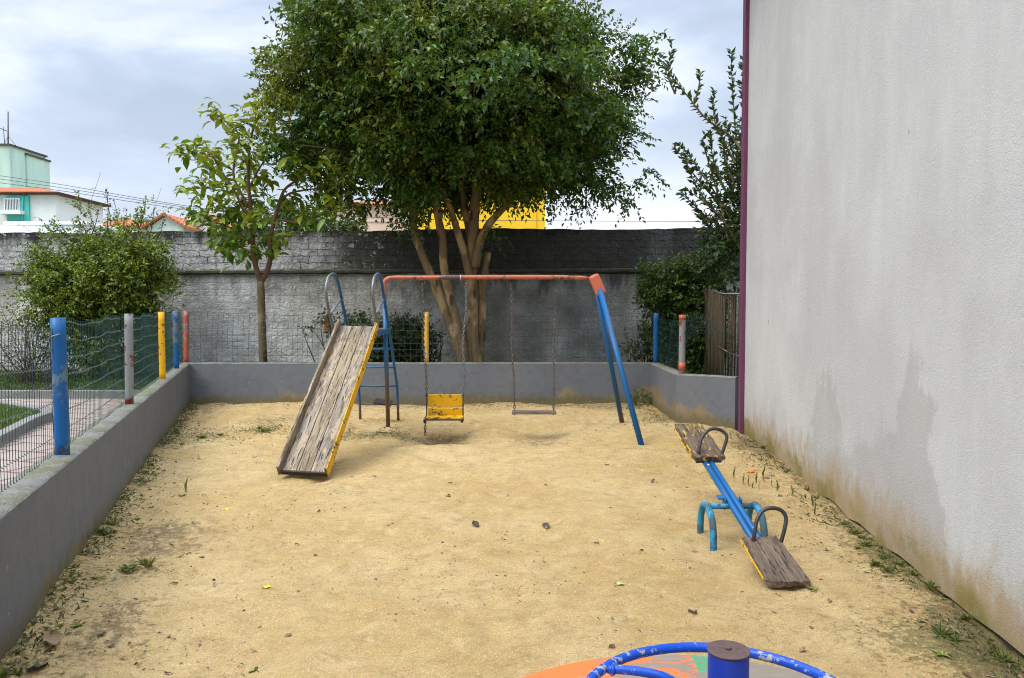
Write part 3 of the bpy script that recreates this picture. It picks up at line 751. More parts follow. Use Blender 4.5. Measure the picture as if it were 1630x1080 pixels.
def mesh_panel(a, b, z0, z1, dx, dz, rad, warp, m, label, crimp=False, n=3):
    """welded wire mesh between plan points a and b; warp(u,v,L) -> (along, across, up) offsets"""
    a = Vector((a[0], a[1], 0)); b = Vector((b[0], b[1], 0)); L_ = (b-a).length; e = (b-a).normalized(); nn = Vector((-e.y, e.x, 0))
    mb = MB(); lw2 = MB()
    def pt(u, v):
        o = warp(u, v, L_); return a+e*(u+o[0])+nn*o[1]+Vector((0, 0, z0+v*(z1-z0)+o[2]))
    nu = int(L_/dx); nv = int((z1-z0)/dz)
    for i in range(nu+1):
        mb.tube([pt(i*dx, k/8) for k in range(9)], rad, n, caps=False)
    for k in range(nv+1):
        v = min(1, k*dz/(z1-z0)); seg = int(L_/(dx/(2 if crimp else 1)))
        pts = [pt(L_*i/seg, v+(.007*((-1)**i) if crimp else 0)) for i in range(seg+1)]
        (lw2 if crimp else mb).tube(pts, rad*1.15, n, caps=False)
    o = mb.build('mesh_panel', m, fence); o['label'] = label
    if crimp: lw2.build('line_wire', M['line_wire'], o)
    return o
off = .055
def pl(i): return (postsL[i][0]-off, postsL[i][1])
def w_near(u, v, L_):
    # bunched up against the blue post (its far end)
    k = max(0, (u-(L_-1.5))/1.5); bunch = -.0
    return (v*v*k*(.18*(1-k)*2), .02*math.sin(u*3)*v, -.02*math.sin(u*2.2)*v-.05*v*k*k*(1 if u < L_-.05 else .0))
def w_mid(s):
    return lambda u, v, L_: (.05*v*v*math.sin(u*2.1+s), .02*math.sin(u*2.6+s)*v, .014*math.sin(u*3.3+s)*v+.008*math.sin(u*9.1+s*3)*v-.015*v)
s0 = Vector((-1.75, 1.2)); nearA = (WX(1.3)-.16, 1.3)
mesh_panel(nearA, pl(0), .715, 1.62, .05, .125, .0021, w_near, M['wire_dark'], 'dark wire mesh bunched up beside the nearest post', True)
mesh_panel(pl(0), pl(1), .715, 1.62, .05, .125, .0021, w_mid(1), M['wire_green'], 'green wire mesh leaning out between blue and grey posts', True)
mesh_panel(pl(1), pl(2), .715, 1.62, .05, .125, .0023, w_mid(2.4), M['wire_green'], 'green wire mesh between grey and yellow posts', True)
mesh_panel(pl(2), pl(3), .715, 1.62, .05, .125, .0023, w_mid(4), M['wire_green'], 'green wire mesh between yellow and blue posts', True)
mesh_panel(pl(3), pl(4), .715, 1.62, .05, .125, .0023, w_mid(5), M['wire_green'], 'green wire mesh between blue and red posts', True)
def w_back(u, v, L_):
    dip = .30*math.sin(math.pi*min(1, max(0, (u-.3)/(L_-.3))))**1.5 if L_ > 6 else 0
    return (.03*v*math.sin(u*5)+.05*v*v*math.sin(u*1.3), .03*math.sin(u*1.7)*v, -dip*v*.35+.012*math.sin(u*7)*v*v)
mesh_panel((-5.68, 13.24), (2.5, 13.24), .715, 1.60, .095, .125, .0026, w_back, M['wire_grey'], 'thin grey wire mesh along the back wall')
mesh_panel((2.535, 13.2), (2.535, 11.02), .715, 1.58, .06, .13, .0026, lambda u, v, L_: (.12*v*v*math.sin(u*2.2), .10*v*v*(u/L_)+.02*math.sin(u*9)*v, -.10*v*v*math.sin(u/L_*3.1)), M['wire_green'], 'torn green wire mesh beside the right shrub')
# torn flap of mesh curling away to the right of the last post
mesh_panel((2.52, 11.02), (3.22, 11.5), 1.12, 1.54, .05, .07, .0026, lambda u, v, L_: (.16*v, .05*math.sin(u*6), -.20*u*(1-v)*.2+.10*math.sin(u*4.5)-.18*(u/L_)*v+.20*(u/L_)*(1-v)), M['wire_green'], 'loose flap of green wire mesh curling away from the wall')

# ------------------------------------------------------------------ building on the right
bl = empty('rendered_building', (3.0, 4, 0))
tag(bl, 'tall white stucco building side with soil stains along its foot', 'building')
ya, yb = -5.0, 10.3
mb = MB(); n = 60; nz = 24; vs = []; fs = []
for i in range(n+1):
    y = ya+(yb-ya)*i/n
    for k in range(nz+1):
        z = -.05+7.35*k/nz
        jag = 0 if k else random.uniform(-.02, .03)
        vs.append((BX(y)+(.0 if k else .012), y, z+jag))
for i in range(n):
    for k in range(nz): q = i*(nz+1)+k; fs.append((q, q+1, q+nz+2, q+nz+1))
mb.add(vs, fs, True)
mb.add([(BX(ya), ya, -.3), (10, ya, -.3), (10, yb, -.3), (BX(yb), yb, -.3), (BX(ya), ya, 7.3), (10, ya, 7.3), (10, yb, 7.3), (BX(yb), yb, 7.3)], [(0, 1, 5, 4), (1, 2, 6, 5), (2, 3, 7, 6), (4, 5, 6, 7)])
mb.build('wall', M['building'], bl)
mb = MB(); d1 = Vector((.0979, 1, 0)).normalized()
mb.add([(BX(-5)+.05, -5, -.4), (BX(10.3)+.05, 10.3, -.4), (BX(10.3)+.05, 10.3, -.03), (BX(-5)+.05, -5, -.03)], [(0, 1, 2, 3)])
mb.build('footing', M['ledge'], bl)
mb = MB(); x0 = BX(10.3); mb.box((x0-.024, 10.36, 3.6), (.060, .115, 7.4)); o = mb.build('corner_trim', M['purple'], bl, bevel=.006); o['label'] = 'plum painted corner strip'
mb = MB(); mb.box((6.3, 2.7, 7.36), (8.6, 15.9, .1)); mb.build('roof', M['ledge'], bl)

# ------------------------------------------------------------------ tall stained wall
tw = empty('tall_wall', (-4, 17.3, 0))
tag(tw, 'tall old masonry wall blackened by run-off behind the playground', 'wall')
TY = lambda x: 16.9-0.081*x
def twseg(x0, x1, z0, z1, y_off, th, amp, name, m, sx=.16, nz=12):
    mb = MB(); n = int((x1-x0)/sx); vs = []; fs = []
    X = np.linspace(x0, x1, n+1); Zs = np.linspace(z0, z1, nz+1)
    XX, ZZ = np.meshgrid(X, Zs, indexing='ij'); D = (vn(XX, ZZ, 1.1, 11)-.5)*amp*2+(vn(XX, ZZ, 4, 12)-.5)*amp
    top = (vn(X, X*0, .6, 13)-.5)*.05+(vn(X, X*0, 5, 14)-.5)*.025
    for i in range(n+1):
        for k in range(nz+1):
            z = ZZ[i, k]+(top[i] if k == nz else 0); vs.append((X[i], TY(X[i])+y_off+D[i, k], z))
    m0 = len(vs)
    for i in range(n+1): vs.append((X[i], TY(X[i])+y_off+th, z1+top[i]))
    for i in range(n+1): vs.append((X[i], TY(X[i])+y_off+th, z0))
    for i in range(n):
        for k in range(nz): q = i*(nz+1)+k; fs.append((q, q+nz+1, q+nz+2, q+1))
        q = i*(nz+1)+nz; fs.append((q, q+nz+1, m0+i+1, m0+i)); fs.append((m0+i, m0+i+1, m0+n+1+i+1, m0+n+1+i))
    mb.add(vs, fs, False); return mb.build(name, m, tw)
twseg(-22, 9, -.1, 2.45, 0, .25, .02, 'lower_wall', M['tallwall'])
twseg(-22, 9, 2.50, 3.43, .05, .15, .012, 'upper_wall', M['tallwall'], nz=6)
mb = MB(); X = np.linspace(-22, 9, 260)
vs = []; fs = []
for i, x in enumerate(X):
    a = random.uniform(0, .02); dz = random.uniform(-.008, .008)
    vs += [(x, TY(x)+.16, 2.37), (x, TY(x)-.055-a, 2.465+dz), (x, TY(x)-.06-a, 2.515+dz), (x, TY(x)+.12, 2.56+dz)]
for i in range(len(X)-1):
    for k in range(3): q = i*4+k; fs.append((q, q+4, q+5, q+1))
mb.add(vs, fs, False); mb.build('ledge', M['ledge'], tw)
o = MB()
for px, py, s_ in ((523, 500, .10), (519, 517, .16), (520, 505, .07)):
    c = P(px, py, TY(-4)-.03)
    poly = [(c.x+s_*math.cos(a)*random.uniform(.5, .8)*.6, c.z+s_*1.3*math.sin(a)*random.uniform(.6, 1)) for a in np.linspace(0, 6.28, 11)[:-1]]
    y = TY(c.x)-.028
    o.add([(x, y, z) for x, z in poly]+[(x, y+.06, z) for x, z in poly], [tuple(range(10))]+[(i, (i+1) % 10, (i+1) % 10+10, i+10) for i in range(10)])
o.build('bare_brick_patch', flat('bare_red_brick', (0.33, 0.10, 0.045), 0.9, .4, 9, .4), tw)

# ------------------------------------------------------------------ reed fence
rf = empty('reed_fence', (3.9, 12.2, .1)); tag(rf, 'dark dry reed screen between the shrub and the stucco building', 'fence')
def reed_run(a, b, z1a, z1b, n):
    mb = MB()
    for i in range(n):
        t_ = i/n; x = a[0]+(b[0]-a[0])*t_+random.uniform(-.01, .01); y = a[1]+(b[1]-a[1])*t_+random.uniform(-.02, .02)
        h = z1a+(z1b-z1a)*t_+random.uniform(-.05, .03); l = random.uniform(-.02, .02)
        mb.tube([(x, y, .05), (x+l*.5, y, h*.5), (x+l, y, h)], random.uniform(.008, .014), 5)
    mb.build('reeds', M['reed'], rf)
reed_run((3.50, 13.9), (3.36, 12.0), 2.06, 1.90, 90); reed_run((3.36, 12.0), (5.2, 11.9), 1.90, 1.90, 92)
mb = MB(); mb.tube([(3.52, 13.9, 2.04), (3.34, 11.97, 1.90), (5.2, 11.86, 1.90)], .012, 6); mb.build('top_rail', M['worn_steel'], rf)
mb = MB(); mb.tube(smooth_path([P(1130, 545, 13.4), P(1150, 556, 11.93), P(1168, 565, 11.85), P(1190, 569, 11.82)]), .009, 6); mb.build('cable', M['worn_steel'], rf)

# ------------------------------------------------------------------ slide
XL, XR = -2.275, -1.705
sl = empty('playground_slide', (-2.0, 9.4, 0)); tag(sl, 'weathered wooden plank slide with yellow edge and blue tube ladder', 'slide')
# chute frame: local Y runs up the slope
pb = Vector((-2.115, 7.58, .02)); ptp = Vector((-1.955, 9.58, 1.44))
yv = (ptp-pb); LEN = yv.length; yv.normalize(); xv = Vector((1, 0, 0)); xv = (xv-yv*xv.dot(yv)).normalized(); zv = xv.cross(yv)
CH = Matrix((xv, yv, zv)).transposed().to_4x4(); CH.translation = pb - world_loc(sl)
def chute_part(mb, name, m, label=None, bevel=.004):
    o = mb.build(name, m, sl, loc=(0, 0, 0)); o.matrix_local = CH
    if bevel: b = o.modifiers.new('bevel', 'BEVEL'); b.width = bevel; b.segments = 2
    if label: o['label'] = label
    return o
for i, (x, w_, m) in enumerate(((-.148, .146, 'slide_peel'), (.0, .146, 'slide_wood'), (.148, .146, 'slide_peel'))):
    mb = MB(); n = 14
    for k in range(1):
        mb.box((x, LEN/2, random.uniform(-.003, .003)), (w_-.006, LEN, .025))
    chute_part(mb, 'chute_board', M[m])
mb = MB(); mb.box((-.243, LEN/2-.005, .035), (.030, LEN+.05, .125)); chute_part(mb, 'side_rail', M['slide_wood'], 'bare wooden side rail', .006)
mb = MB(); mb.box((.240, LEN/2, .035), (.026, LEN+.04, .123)); chute_part(mb, 'side_rail', M['slide_wood'], None, .006)
mb = MB(); mb.box((.2575, LEN/2+.003, .035), (.009, LEN+.05, .128)); chute_part(mb, 'edge_board', M['yellow'], 'yellow painted outer face of the right rail', .003)
for y in (.25, LEN*.5, LEN-.2):
    mb = MB(); mb.box((0, y, -.033), (.44, .06, .035)); chute_part(mb, 'cross_batten', M['slide_wood'])
mb = MB(); mb.box((0, -.012, -.002), (.50, .022, .050)); chute_part(mb, 'end_board', flat('damp_dark_wood', (.035, .028, .022), .8), 'dark rotten board at the foot')
# tube hoops and ladder stringers
def stringer(X, split):
    pts = [(X, 9.62, 1.32), (X, 9.55, 1.45), (X, 9.36, 1.66), (X, 9.24, 1.86), (X, 9.30, 2.02), (X, 9.50, 2.10), (X, 9.72, 2.10), (X, 9.92, 1.98), (X, 10.14, 1.72), (X, 10.46, 1.38)]
    sp = smooth_path(pts, 5); k = 27
    mb = MB(); mb.tube(sp[:k+1], .0175, 10); h = mb.build('handrail', M['worn_steel'], sl); h['label'] = 'bare steel front of the handrail hoop'
    mb = MB(); mb.tube(sp[k:]+[Vector((X, 11.14, .52)), Vector((X, 11.22, .20)), Vector((X, 11.25, -.10))], .020, 10); mb.build('ladder_leg', M['blue_old'], sl)
    mb = MB(); mb.tube([(X, 9.42, 1.60), (X, 10.08, 1.80)], .013, 8); mb.build('brace', M['worn_steel'], sl)
stringer(XL, 0); stringer(XR, 0)
for z, y in ((1.10, 10.69), (.815, 10.91), (.52, 11.14), (.235, 11.215)):
    mb = MB(); mb.tube([(XL, y, z), (XR, y, z)], .013, 8); mb.build('rung', M['blue_old'], sl)
mb = MB(); mb.box(((XL+XR)/2, 10.0, 1.385), (XR-XL-.03, .82, .03)); mb.build('platform', M['seat_wood'], sl, bevel=.004)
mb = MB(); mb.box(((XL+XR)/2+.29, 9.95, 1.37), (.03, .9, .05)); mb.build('platform_beam', M['blue'], sl, bevel=.003)
mb = MB(); mb.box((-1.90, 11.08, .285), (.26, .20, .025), Matrix.Rotation(.15, 3, 'Y') @ Matrix.Rotation(.2, 3, 'X')); mb.build('broken_step', M['dark_steel'], sl, bevel=.004)
# front strut carrying the chute top
for X in (XL, XR):
    mb = MB(); mb.tube([(X, 9.62, 1.34), (X, 10.50, 1.345)], .018, 8); mb.build('platform_bearer', M['blue_old'], sl)

# ------------------------------------------------------------------ swing frame
sf = empty('swing_frame', (0, 10.4, 0)); tag(sf, 'orange and blue tube swing frame carrying two chain swings', 'swing frame')
TL = P(612, 475, 10.42); BLg = G(618, 684, -.03)
bz = 2.095
barL = smooth_path([TL, Vector((TL.x-.005, 10.42, bz-.10)), Vector((TL.x+.035, 10.42, bz-.022)), Vector((TL.x+.14, 10.42, bz)), Vector((TL.x+.4, 10.42, bz))], 5)
endR = P(938, 443, 10.32)
mb = MB(); pts = barL+[Vector((-.3, 10.38, bz+.006)), Vector((.6, 10.34, bz+.004)), endR-Vector((.10, 0, -.004)), endR]
mb.tube(pts, [.030]*(len(pts)-2)+[.028, .012], 14); mb.build('top_bar', M['bar_orange'], sf)
mb = MB(); mb.tube([TL, BLg], .030, 14); mb.build('leg', M['blue_rust'], sf)['label'] = 'single left leg with a rusty brown foot'
j0 = P(945, 440, 10.31); j1 = P(957, 468, 10.28)
mb = MB(); rot = (j1-j0).to_track_quat('Z', 'Y').to_matrix()
mb.box((j0+j1)/2+Vector((0, 0, .0)), (.085, .15, (j1-j0).length+.04), rot); mb.build('corner_sleeve', M['orange'], sf, bevel=.035)
F = G(1022, 706, -.02); B = G(991, 672, -.02)
top_f = P(955, 462, 10.25); top_b = P(950, 462, 10.36)
mb = MB(); mb.tube([top_f, F-Vector((0, 0, .05))], .037, 16); mb.build('leg', M['blue'], sf)['label'] = 'front right leg, bright blue'
mb = MB(); mb.tube([top_b, B-Vector((0, 0, .05))], .036, 16); mb.build('leg', paint('deep_blue_leg', (.002, .08, .22), (.13, .12, .10), .3, rust_z=(-.1, .28)), sf)['label'] = 'rear right leg with a bare grey foot'
HANG = []
for px in (672, 741.5, 813, 883.5):
    c = P(px, 450, 10.38); c.z = bz-.03; HANG.append(c)
    br = MB(); br.loop([c+Vector((-.035, 0, .0)), c+Vector((.035, 0, 0)), c+Vector((.035, 0, -.06)), c+Vector((-.035, 0, -.06))], .007, 6); br.build('bracket', M['rust'], sf)
mb = MB(); c = P(733, 443, 10.39); mb.loop([Vector((c.x, c.y, bz))+Vector((0, math.cos(a), math.sin(a)))*.032 for a in np.linspace(0, 6.28, 13)[:-1]], .004, 5); mb.build('tape_band', M['white_frame'], sf)

def chain(parent, a, b, link=.052, rad=.0062, wobble=0, m=None):
    a = Vector(a); b = Vector(b); L_ = (b-a).length; n = int(L_/(link*.78)); mb = MB(); ax = (b-a).normalized()
    s1 = ax.cross(Vector((0, 1, 0))).normalized(); s2 = ax.cross(s1)
    for i in range(n):
        t_ = (i+.5)/n; c = a.lerp(b, t_)+s1*(wobble*math.sin(t_*9)*math.sin(t_*3.14))
        s_ = s1 if i % 2 else s2
        ang = random.uniform(-.35, .35); s_ = (s_*math.cos(ang)+(s2 if i % 2 else s1)*math.sin(ang)).normalized()
        w_ = link*.26; h = link*.5; pts = []
        for q in range(10):
            th = 2*math.pi*q/10; pts.append(c+s_*(w_*math.cos(th))+ax*(math.copysign(abs(math.sin(th))**.7, math.sin(th))*h))
        mb.loop(pts, rad, 4)
    return mb.build('chain', m or M['chain'], parent)
# swing with yellow back
s1l, s1r = P(679, 632, 10.36), P(737, 632, 10.36)
s1 = empty('chair_swing', ((s1l.x+s1r.x)/2, 10.36, .24)); tag(s1, 'yellow two-board chair swing with a loose chain end dangling', 'swing')
chain(s1, HANG[0]-Vector((0, 0, .05)), s1l, wobble=.015); chain(s1, HANG[1]-Vector((0, 0, .05)), s1r, wobble=.02, m=M['worn_steel'])
zt, z1_, z2_ = [P(700, q, 10.36).z for q in (629, 649, 664)]
W1 = s1r.x-s1l.x
for nm, za, zb, yy in (('back_board', z1_+.004, zt, 10.42), ('back_board', z2_+.01, z1_-.012, 10.40)):
    mb = MB(); mb.box(((s1l.x+s1r.x)/2+.012, yy, (za+zb)/2), (W1-.01, .022, zb-za), Matrix.Rotation(.12, 3, 'X')); o = mb.build(nm, M['yellow'], s1, bevel=.006)
mb = MB(); mb.box(((s1l.x+s1r.x)/2+.01, 10.27, z2_+.008), (W1, .26, .022)); mb.build('seat', M['yellow'], s1, bevel=.004)
mb = MB(); mb.box(((s1l.x+s1r.x)/2+.01, 10.125, z2_-.006), (W1+.04, .03, .018)); mb.build('seat_edge', M['dark_steel'], s1, bevel=.004)
for x in (s1l.x, s1r.x):
    mb = MB(); mb.box((x, 10.37, (zt+z2_)/2+.01), (.016, .03, zt-z2_+.09)); mb.box((x, 10.26, z2_-.008), (.022, .28, .022)); mb.build('side_strap', M['dark_steel'], s1, bevel=.003)
    mb = MB(); mb.box((x, 10.14, z2_-.02), (.04, .035, .05)); mb.build('bolt', M['dark_steel'], s1, bevel=.008)
c = P(677, 664, 10.2); chain(s1, c, P(676.5, 693, 10.2))
# flat swing
s2l, s2r = P(819, 655, 10.30), P(881, 655, 10.30)
s2 = empty('plank_swing', ((s2l.x+s2r.x)/2, 10.3, .27)); tag(s2, 'plain brown plank swing hanging on two rusty chains', 'swing')
chain(s2, HANG[2]-Vector((0, 0, .05)), s2l, wobble=.01); chain(s2, HANG[3]-Vector((0, 0, .05)), s2r, wobble=.01)
mb = MB(); mb.box(((s2l.x+s2r.x)/2, 10.28, s2l.z-.012), (s2r.x-s2l.x+.07, .20, .032)); mb.build('seat', M['bench'], s2, bevel=.005)
for q in (s2l, s2r):
    mb = MB(); mb.tube([q+Vector((0, -.02, -.05)), q+Vector((0, -.02, .02))], .011, 8); mb.build('bolt', M['dark_steel'], s2)

# ------------------------------------------------------------------ seesaw
ss = empty('seesaw', (1.62, 5.5, 0)); tag(ss, 'blue tube seesaw with two splintered wooden seats near the stucco wall', 'seesaw')
def see_arch(X):
    pts = [(X, 5.68, -.06), (X, 5.68, .05), (X, 5.655, .14), (X, 5.60, .205), (X, 5.50, .235), (X, 5.40, .205), (X, 5.335, .14), (X, 5.31, .05), (X, 5.31, -.06)]
    mb = MB(); mb.tube(smooth_path(pts, 3), .025, 12); mb.build('base_arch', M['light_blue'], ss)
see_arch(1.437); see_arch(1.80)
mb = MB(); mb.tube([(1.437, 5.5, .228), (1.80, 5.5, .228)], .022, 12); mb.build('crossbar', M['light_blue'], ss)
Bm = lambda d: Vector((1.69-.0625*(d-4.55), d, -.018+.304*(d-4.55)))
bd = (Bm(6.5)-Bm(4.7)).normalized(); bs = bd.cross(Vector((0, 0, 1))).normalized(); bu = bs.cross(bd)
BR = Matrix((bs, bd, bu)).transposed()
for sgn in (-1, 1):
    mb = MB(); mb.tube([Bm(4.75)+bs*.024*sgn+Vector((0, 0, -.015)), Bm(6.3)+bs*.024*sgn+Vector((0, 0, -.015))], .0225, 12); mb.build('beam_tube', M['blue'], ss)
c = Bm(5.52)
for q in (-.058, .058):
    MB().box(c+Vector((q, 0, -.03)), (.012, .055, .085), BR).build('pivot_bracket', M['blue'], ss, bevel=.003)
MB().box(c+Vector((-.085, -.0, .012)), (.055, .05, .012), BR).build('pivot_tab', M['blue'], ss, bevel=.003)
def see_seat(d0, d1, w0, w1, m, label, seed):
    rs = random.Random(seed); n = 12; L_ = (Bm(d1)-Bm(d0)).length
    lft = [(-w0/2+(w0-w1)/2*i/n+rs.uniform(-.006, .006)+(.02 if i in (0,) else 0), L_*i/n) for i in range(n+1)]
    rgt = [(w0/2-(w0-w1)/2*i/n+rs.uniform(-.005, .005), L_*i/n) for i in range(n+1)]
    nx = 8; vs = []; fs = []
    for k in (1, 0):
        for i in range(n+1):
            for j in range(nx+1):
                x = lft[i][0]+(rgt[i][0]-lft[i][0])*j/nx; y = lft[i][1]+(rs.uniform(-.012, .012) if i in (0, n) else 0)
                vs.append((x, y, (.020 if k else -.014)+(rs.uniform(-.0015, .0015) if k else 0)))
    st = (n+1)*(nx+1)
    for i in range(n):
        for j in range(nx):
            q = i*(nx+1)+j; fs += [(q, q+1, q+nx+2, q+nx+1), (q+st+nx+1, q+st+nx+2, q+st+1, q+st)]
        q = i*(nx+1); fs += [(q, q+nx+1, q+nx+1+st, q+st), (q+nx, q+nx+st, q+2*nx+1+st, q+2*nx+1)]
    for j in range(nx): q = j; fs.append((q, q+st, q+1+st, q+1)); q = n*(nx+1)+j; fs.append((q+1, q+1+st, q+st, q))
    mb = MB(); mb.add(vs, fs, False); o = mb.build('seat', M[m], ss, loc=(0, 0, 0))
    mt = BR.to_4x4(); mt.translation = Bm(d0)+bu*.025-world_loc(ss); o.matrix_local = mt; o['label'] = label
    return o
see_seat(4.54, 5.0, .27, .225, 'seat_wood', 'low bare wooden seat resting on the sand', 3)
see_seat(6.06, 6.64, .27, .235, 'seat_yellow', 'raised wooden seat with flaking yellow paint', 5)
for xx, d0, d1 in ((-.134, 4.6, 5.0), (-.138, 6.1, 6.6)):
    mb = MB(); mb.box(((Bm(d0)+Bm(d1))/2+bs*xx+bu*.020), (.004, (Bm(d1)-Bm(d0)).length, .010), BR); mb.build('painted_edge', M['yellow'], ss)
mb = MB(); mb.box(Bm(6.08)+bu*.002, (.21, .05, .02), BR); mb.build('seat_bearer', M['dark_steel'], ss, bevel=.003)
def see_handle(px):
    pts = smooth_path([P(a, b, c) for a, b, c in px], 5); mb = MB(); mb.tube(pts, .0135, 10); mb.build('handle', M['dark_steel'], ss)
see_handle([(1110, 737, 6.10), (1112, 720, 6.10), (1117, 698, 6.13), (1128, 685, 6.15), (1140, 683, 6.15), (1151, 687, 6.15), (1157, 696, 6.13), (1152, 715, 6.11), (1145, 734, 6.10)])
see_handle([(1198, 866, 4.94), (1201, 850, 4.94), (1205, 828, 4.96), (1215, 813, 4.98), (1230, 809, 4.98), (1244, 813, 4.98), (1251, 824, 4.97), (1249, 842, 4.95), (1243, 864, 4.94)])
for d, s_ in ((6.0, -.024), (5.15, .02)):
    MB().tube([Bm(d)+bs*s_+bu*.002, Bm(d)+bs*s_+bu*.012], .008, 8).build('bolt', M['white_frame'], ss)

# ------------------------------------------------------------------ roundabout
CX, CY = .647, 2.21
ra = empty('roundabout', (CX, CY, 0)); tag(ra, 'small roundabout with peeling orange deck and blue ring rail', 'roundabout')
mb = MB(); n = 72; Rr = 1.01
vs = []
for z, r_ in ((.150, Rr-.01), (.155, Rr), (.184, Rr), (.19, Rr-.008)):
    vs += [(CX+r_*math.cos(2*math.pi*k/n), CY+r_*math.sin(2*math.pi*k/n), z) for k in range(n)]
fs = [(i*n+k, i*n+(k+1) % n, (i+1)*n+(k+1) % n, (i+1)*n+k) for i in range(3) for k in range(n)]+[tuple(range(3*n, 4*n)), tuple(range(n))[::-1]]
mb.add(vs, fs); mb.build('deck', M['deck'], ra)
mb = MB(); mb.tube([(CX, CY, -.1), (CX, CY, .670)], .0600, 32); mb.build('centre_post', M['post_blue'], ra, bevel=.003)
mb = MB(); mb.tube([(CX, CY, .671), (CX, CY, .677)], .0635, 32); cap_ = mb.build('post_cap', M['rust'], ra, bevel=.002)
mb = MB(); mb.tube([(CX, CY, .677), (CX, CY, .685)], [.009, .007], 10); mb.build('bolt', M['rust'], cap_)
mb = MB(); mb.loop([(CX+.44*math.cos(a), CY+.44*math.sin(a), .48) for a in np.linspace(0, 2*math.pi, 73)[:-1]], .0170, 14); mb.build('ring_rail', M['ring_blue'], ra)
for a in (139, 229, 319):
    a = R(a); e1 = Vector((math.cos(a), math.sin(a), 0)); e2 = Vector((-math.sin(a), math.cos(a), 0)); c = Vector((CX, CY, 0))
    p0 = c+e1*.43+Vector((0, 0, .478))
    tgt = Vector((1, -.25, 0)) if a < R(140) and a > R(100) else -e1
    mb = MB(); mb.tube(smooth_path([p0, p0+tgt*.10+Vector((0, 0, .004)), p0+tgt*.19+Vector((0, 0, -.008)), p0+tgt*.245+Vector((0, 0, -.055)), p0+tgt*.265+Vector((0, 0, -.15)), p0+tgt*.27+Vector((0, 0, -.29))], 5), .0150, 12); mb.build('rail_support', M['ring_blue'], ra)
    mb = MB(); mb.tube([p0-e1*.012, p0+tgt*.022], [.021, .0165], 12); mb.build('weld', M['ring_blue'], ra)
mb = MB(); mb.tube([(CX, CY, -.1), (CX, CY, .15)], .12, 20); mb.build('bearing', M['dark_steel'], ra)

# ------------------------------------------------------------------ big tree
def trunk_px(pts, d, r0, r1, nz=5):
    pp = smooth_path([P(a, b, d+(c if len(q) > 2 else 0)) for q in pts for a, b, c in [tuple(q)+((0,) if len(q) == 2 else ())]], nz)
    return pp, r0, r1
bt = empty('broad_tree', (-.9, 15, .1)); tag(bt, 'big dense dark green tree with several tan trunks behind the back wall', 'tree')
D = 15.0
segs = []
def limb(pts, r0, r1, lump=.08, d=D):
    pp = smooth_path([P(q[0], q[1], d+(q[2] if len(q) > 2 else 0)) for q in pts], 6); m = len(pp); mb.tube(pp, [(r0+(r1-r0)*i/(m-1))*(.86 if lump > .05 else 1)*(1+random.uniform(-lump, lump)) for i in range(m)], 12, caps=False)
mb = MB()
limb([(746, 612), (747, 575), (749, 520), (750, 470), (751, 430), (753, 380), (756, 330), (760, 290), (765, 220)], .17, .09)
limb([(738, 610, -.05), (735, 568, -.1), (718, 520, -.15), (697, 465, -.2), (680, 425, -.25), (668, 395, -.25), (659, 365, -.3), (657, 330, -.3), (640, 280, -.3)], .12, .075)
limb([(742, 600, -.1), (737, 552, -.15), (725, 505, -.2), (713, 460, -.2), (706, 420, -.2), (705, 385, -.2), (698, 350, -.2), (690, 300, 0)], .105, .085)
limb([(748, 440, -.1), (738, 400, -.1), (727, 365, -.1), (718, 335, 0), (700, 290, 0)], .10, .06)
limb([(756, 425, -.1), (763, 390, -.15), (775, 362, -.2), (795, 338, -.2), (815, 315, -.2), (850, 270, -.2)], .10, .065)
limb([(757, 605, .1), (764, 560, .1), (767, 510, .1), (768, 470, .1), (772, 435, .1), (777, 402, .1)], .12, .07)
limb([(765, 470, .05), (764, 450, .05), (762, 440, 0)], .06, .02)
limb([(750, 380, .2), (741, 340, .3), (735, 300, .4), (720, 230, .4)], .09, .07)
limb([(764, 600, -.05), (757, 560, -.08), (756, 520, -.1), (757, 480, -.08)], .12, .05)
mb.build('trunk', M['bark_tan'], bt)

CC = P(714, 146, D); CC = Vector((CC.x, D, CC.z))
rs = np.random.default_rng(21)
def lump_r(th, z): return 1+.10*np.sin(th*3+z*4)+.07*np.sin(th*7+1.3+z*6)+.05*np.sin(z*11+th*2)
ncl = 330; i = np.arange(ncl)+.5; z = 1-2*i/ncl; th = np.pi*(1+5**.5)*i
z = np.clip(z+rs.normal(size=ncl)*.03, -1, 1); rr = np.sqrt(1-z*z)
rr = np.where(z < 0, np.maximum(rr, 1e-3)**.74, rr**.9)
u = np.stack([rr*np.cos(th), rr*np.sin(th), z], 1)
rad = lump_r(th, z)*rs.uniform(.60, 1.0, ncl)
ext = np.where(z[:, None] < 0, np.array([[3.5, 3.2, 2.2]]), np.array([[3.25, 3.1, 1.95]]))
low = np.clip(-z, 0, 1)[:, None]
clc = np.array(CC)+u*ext*rad[:, None]
clc[:, 0] += .25*low[:, 0]
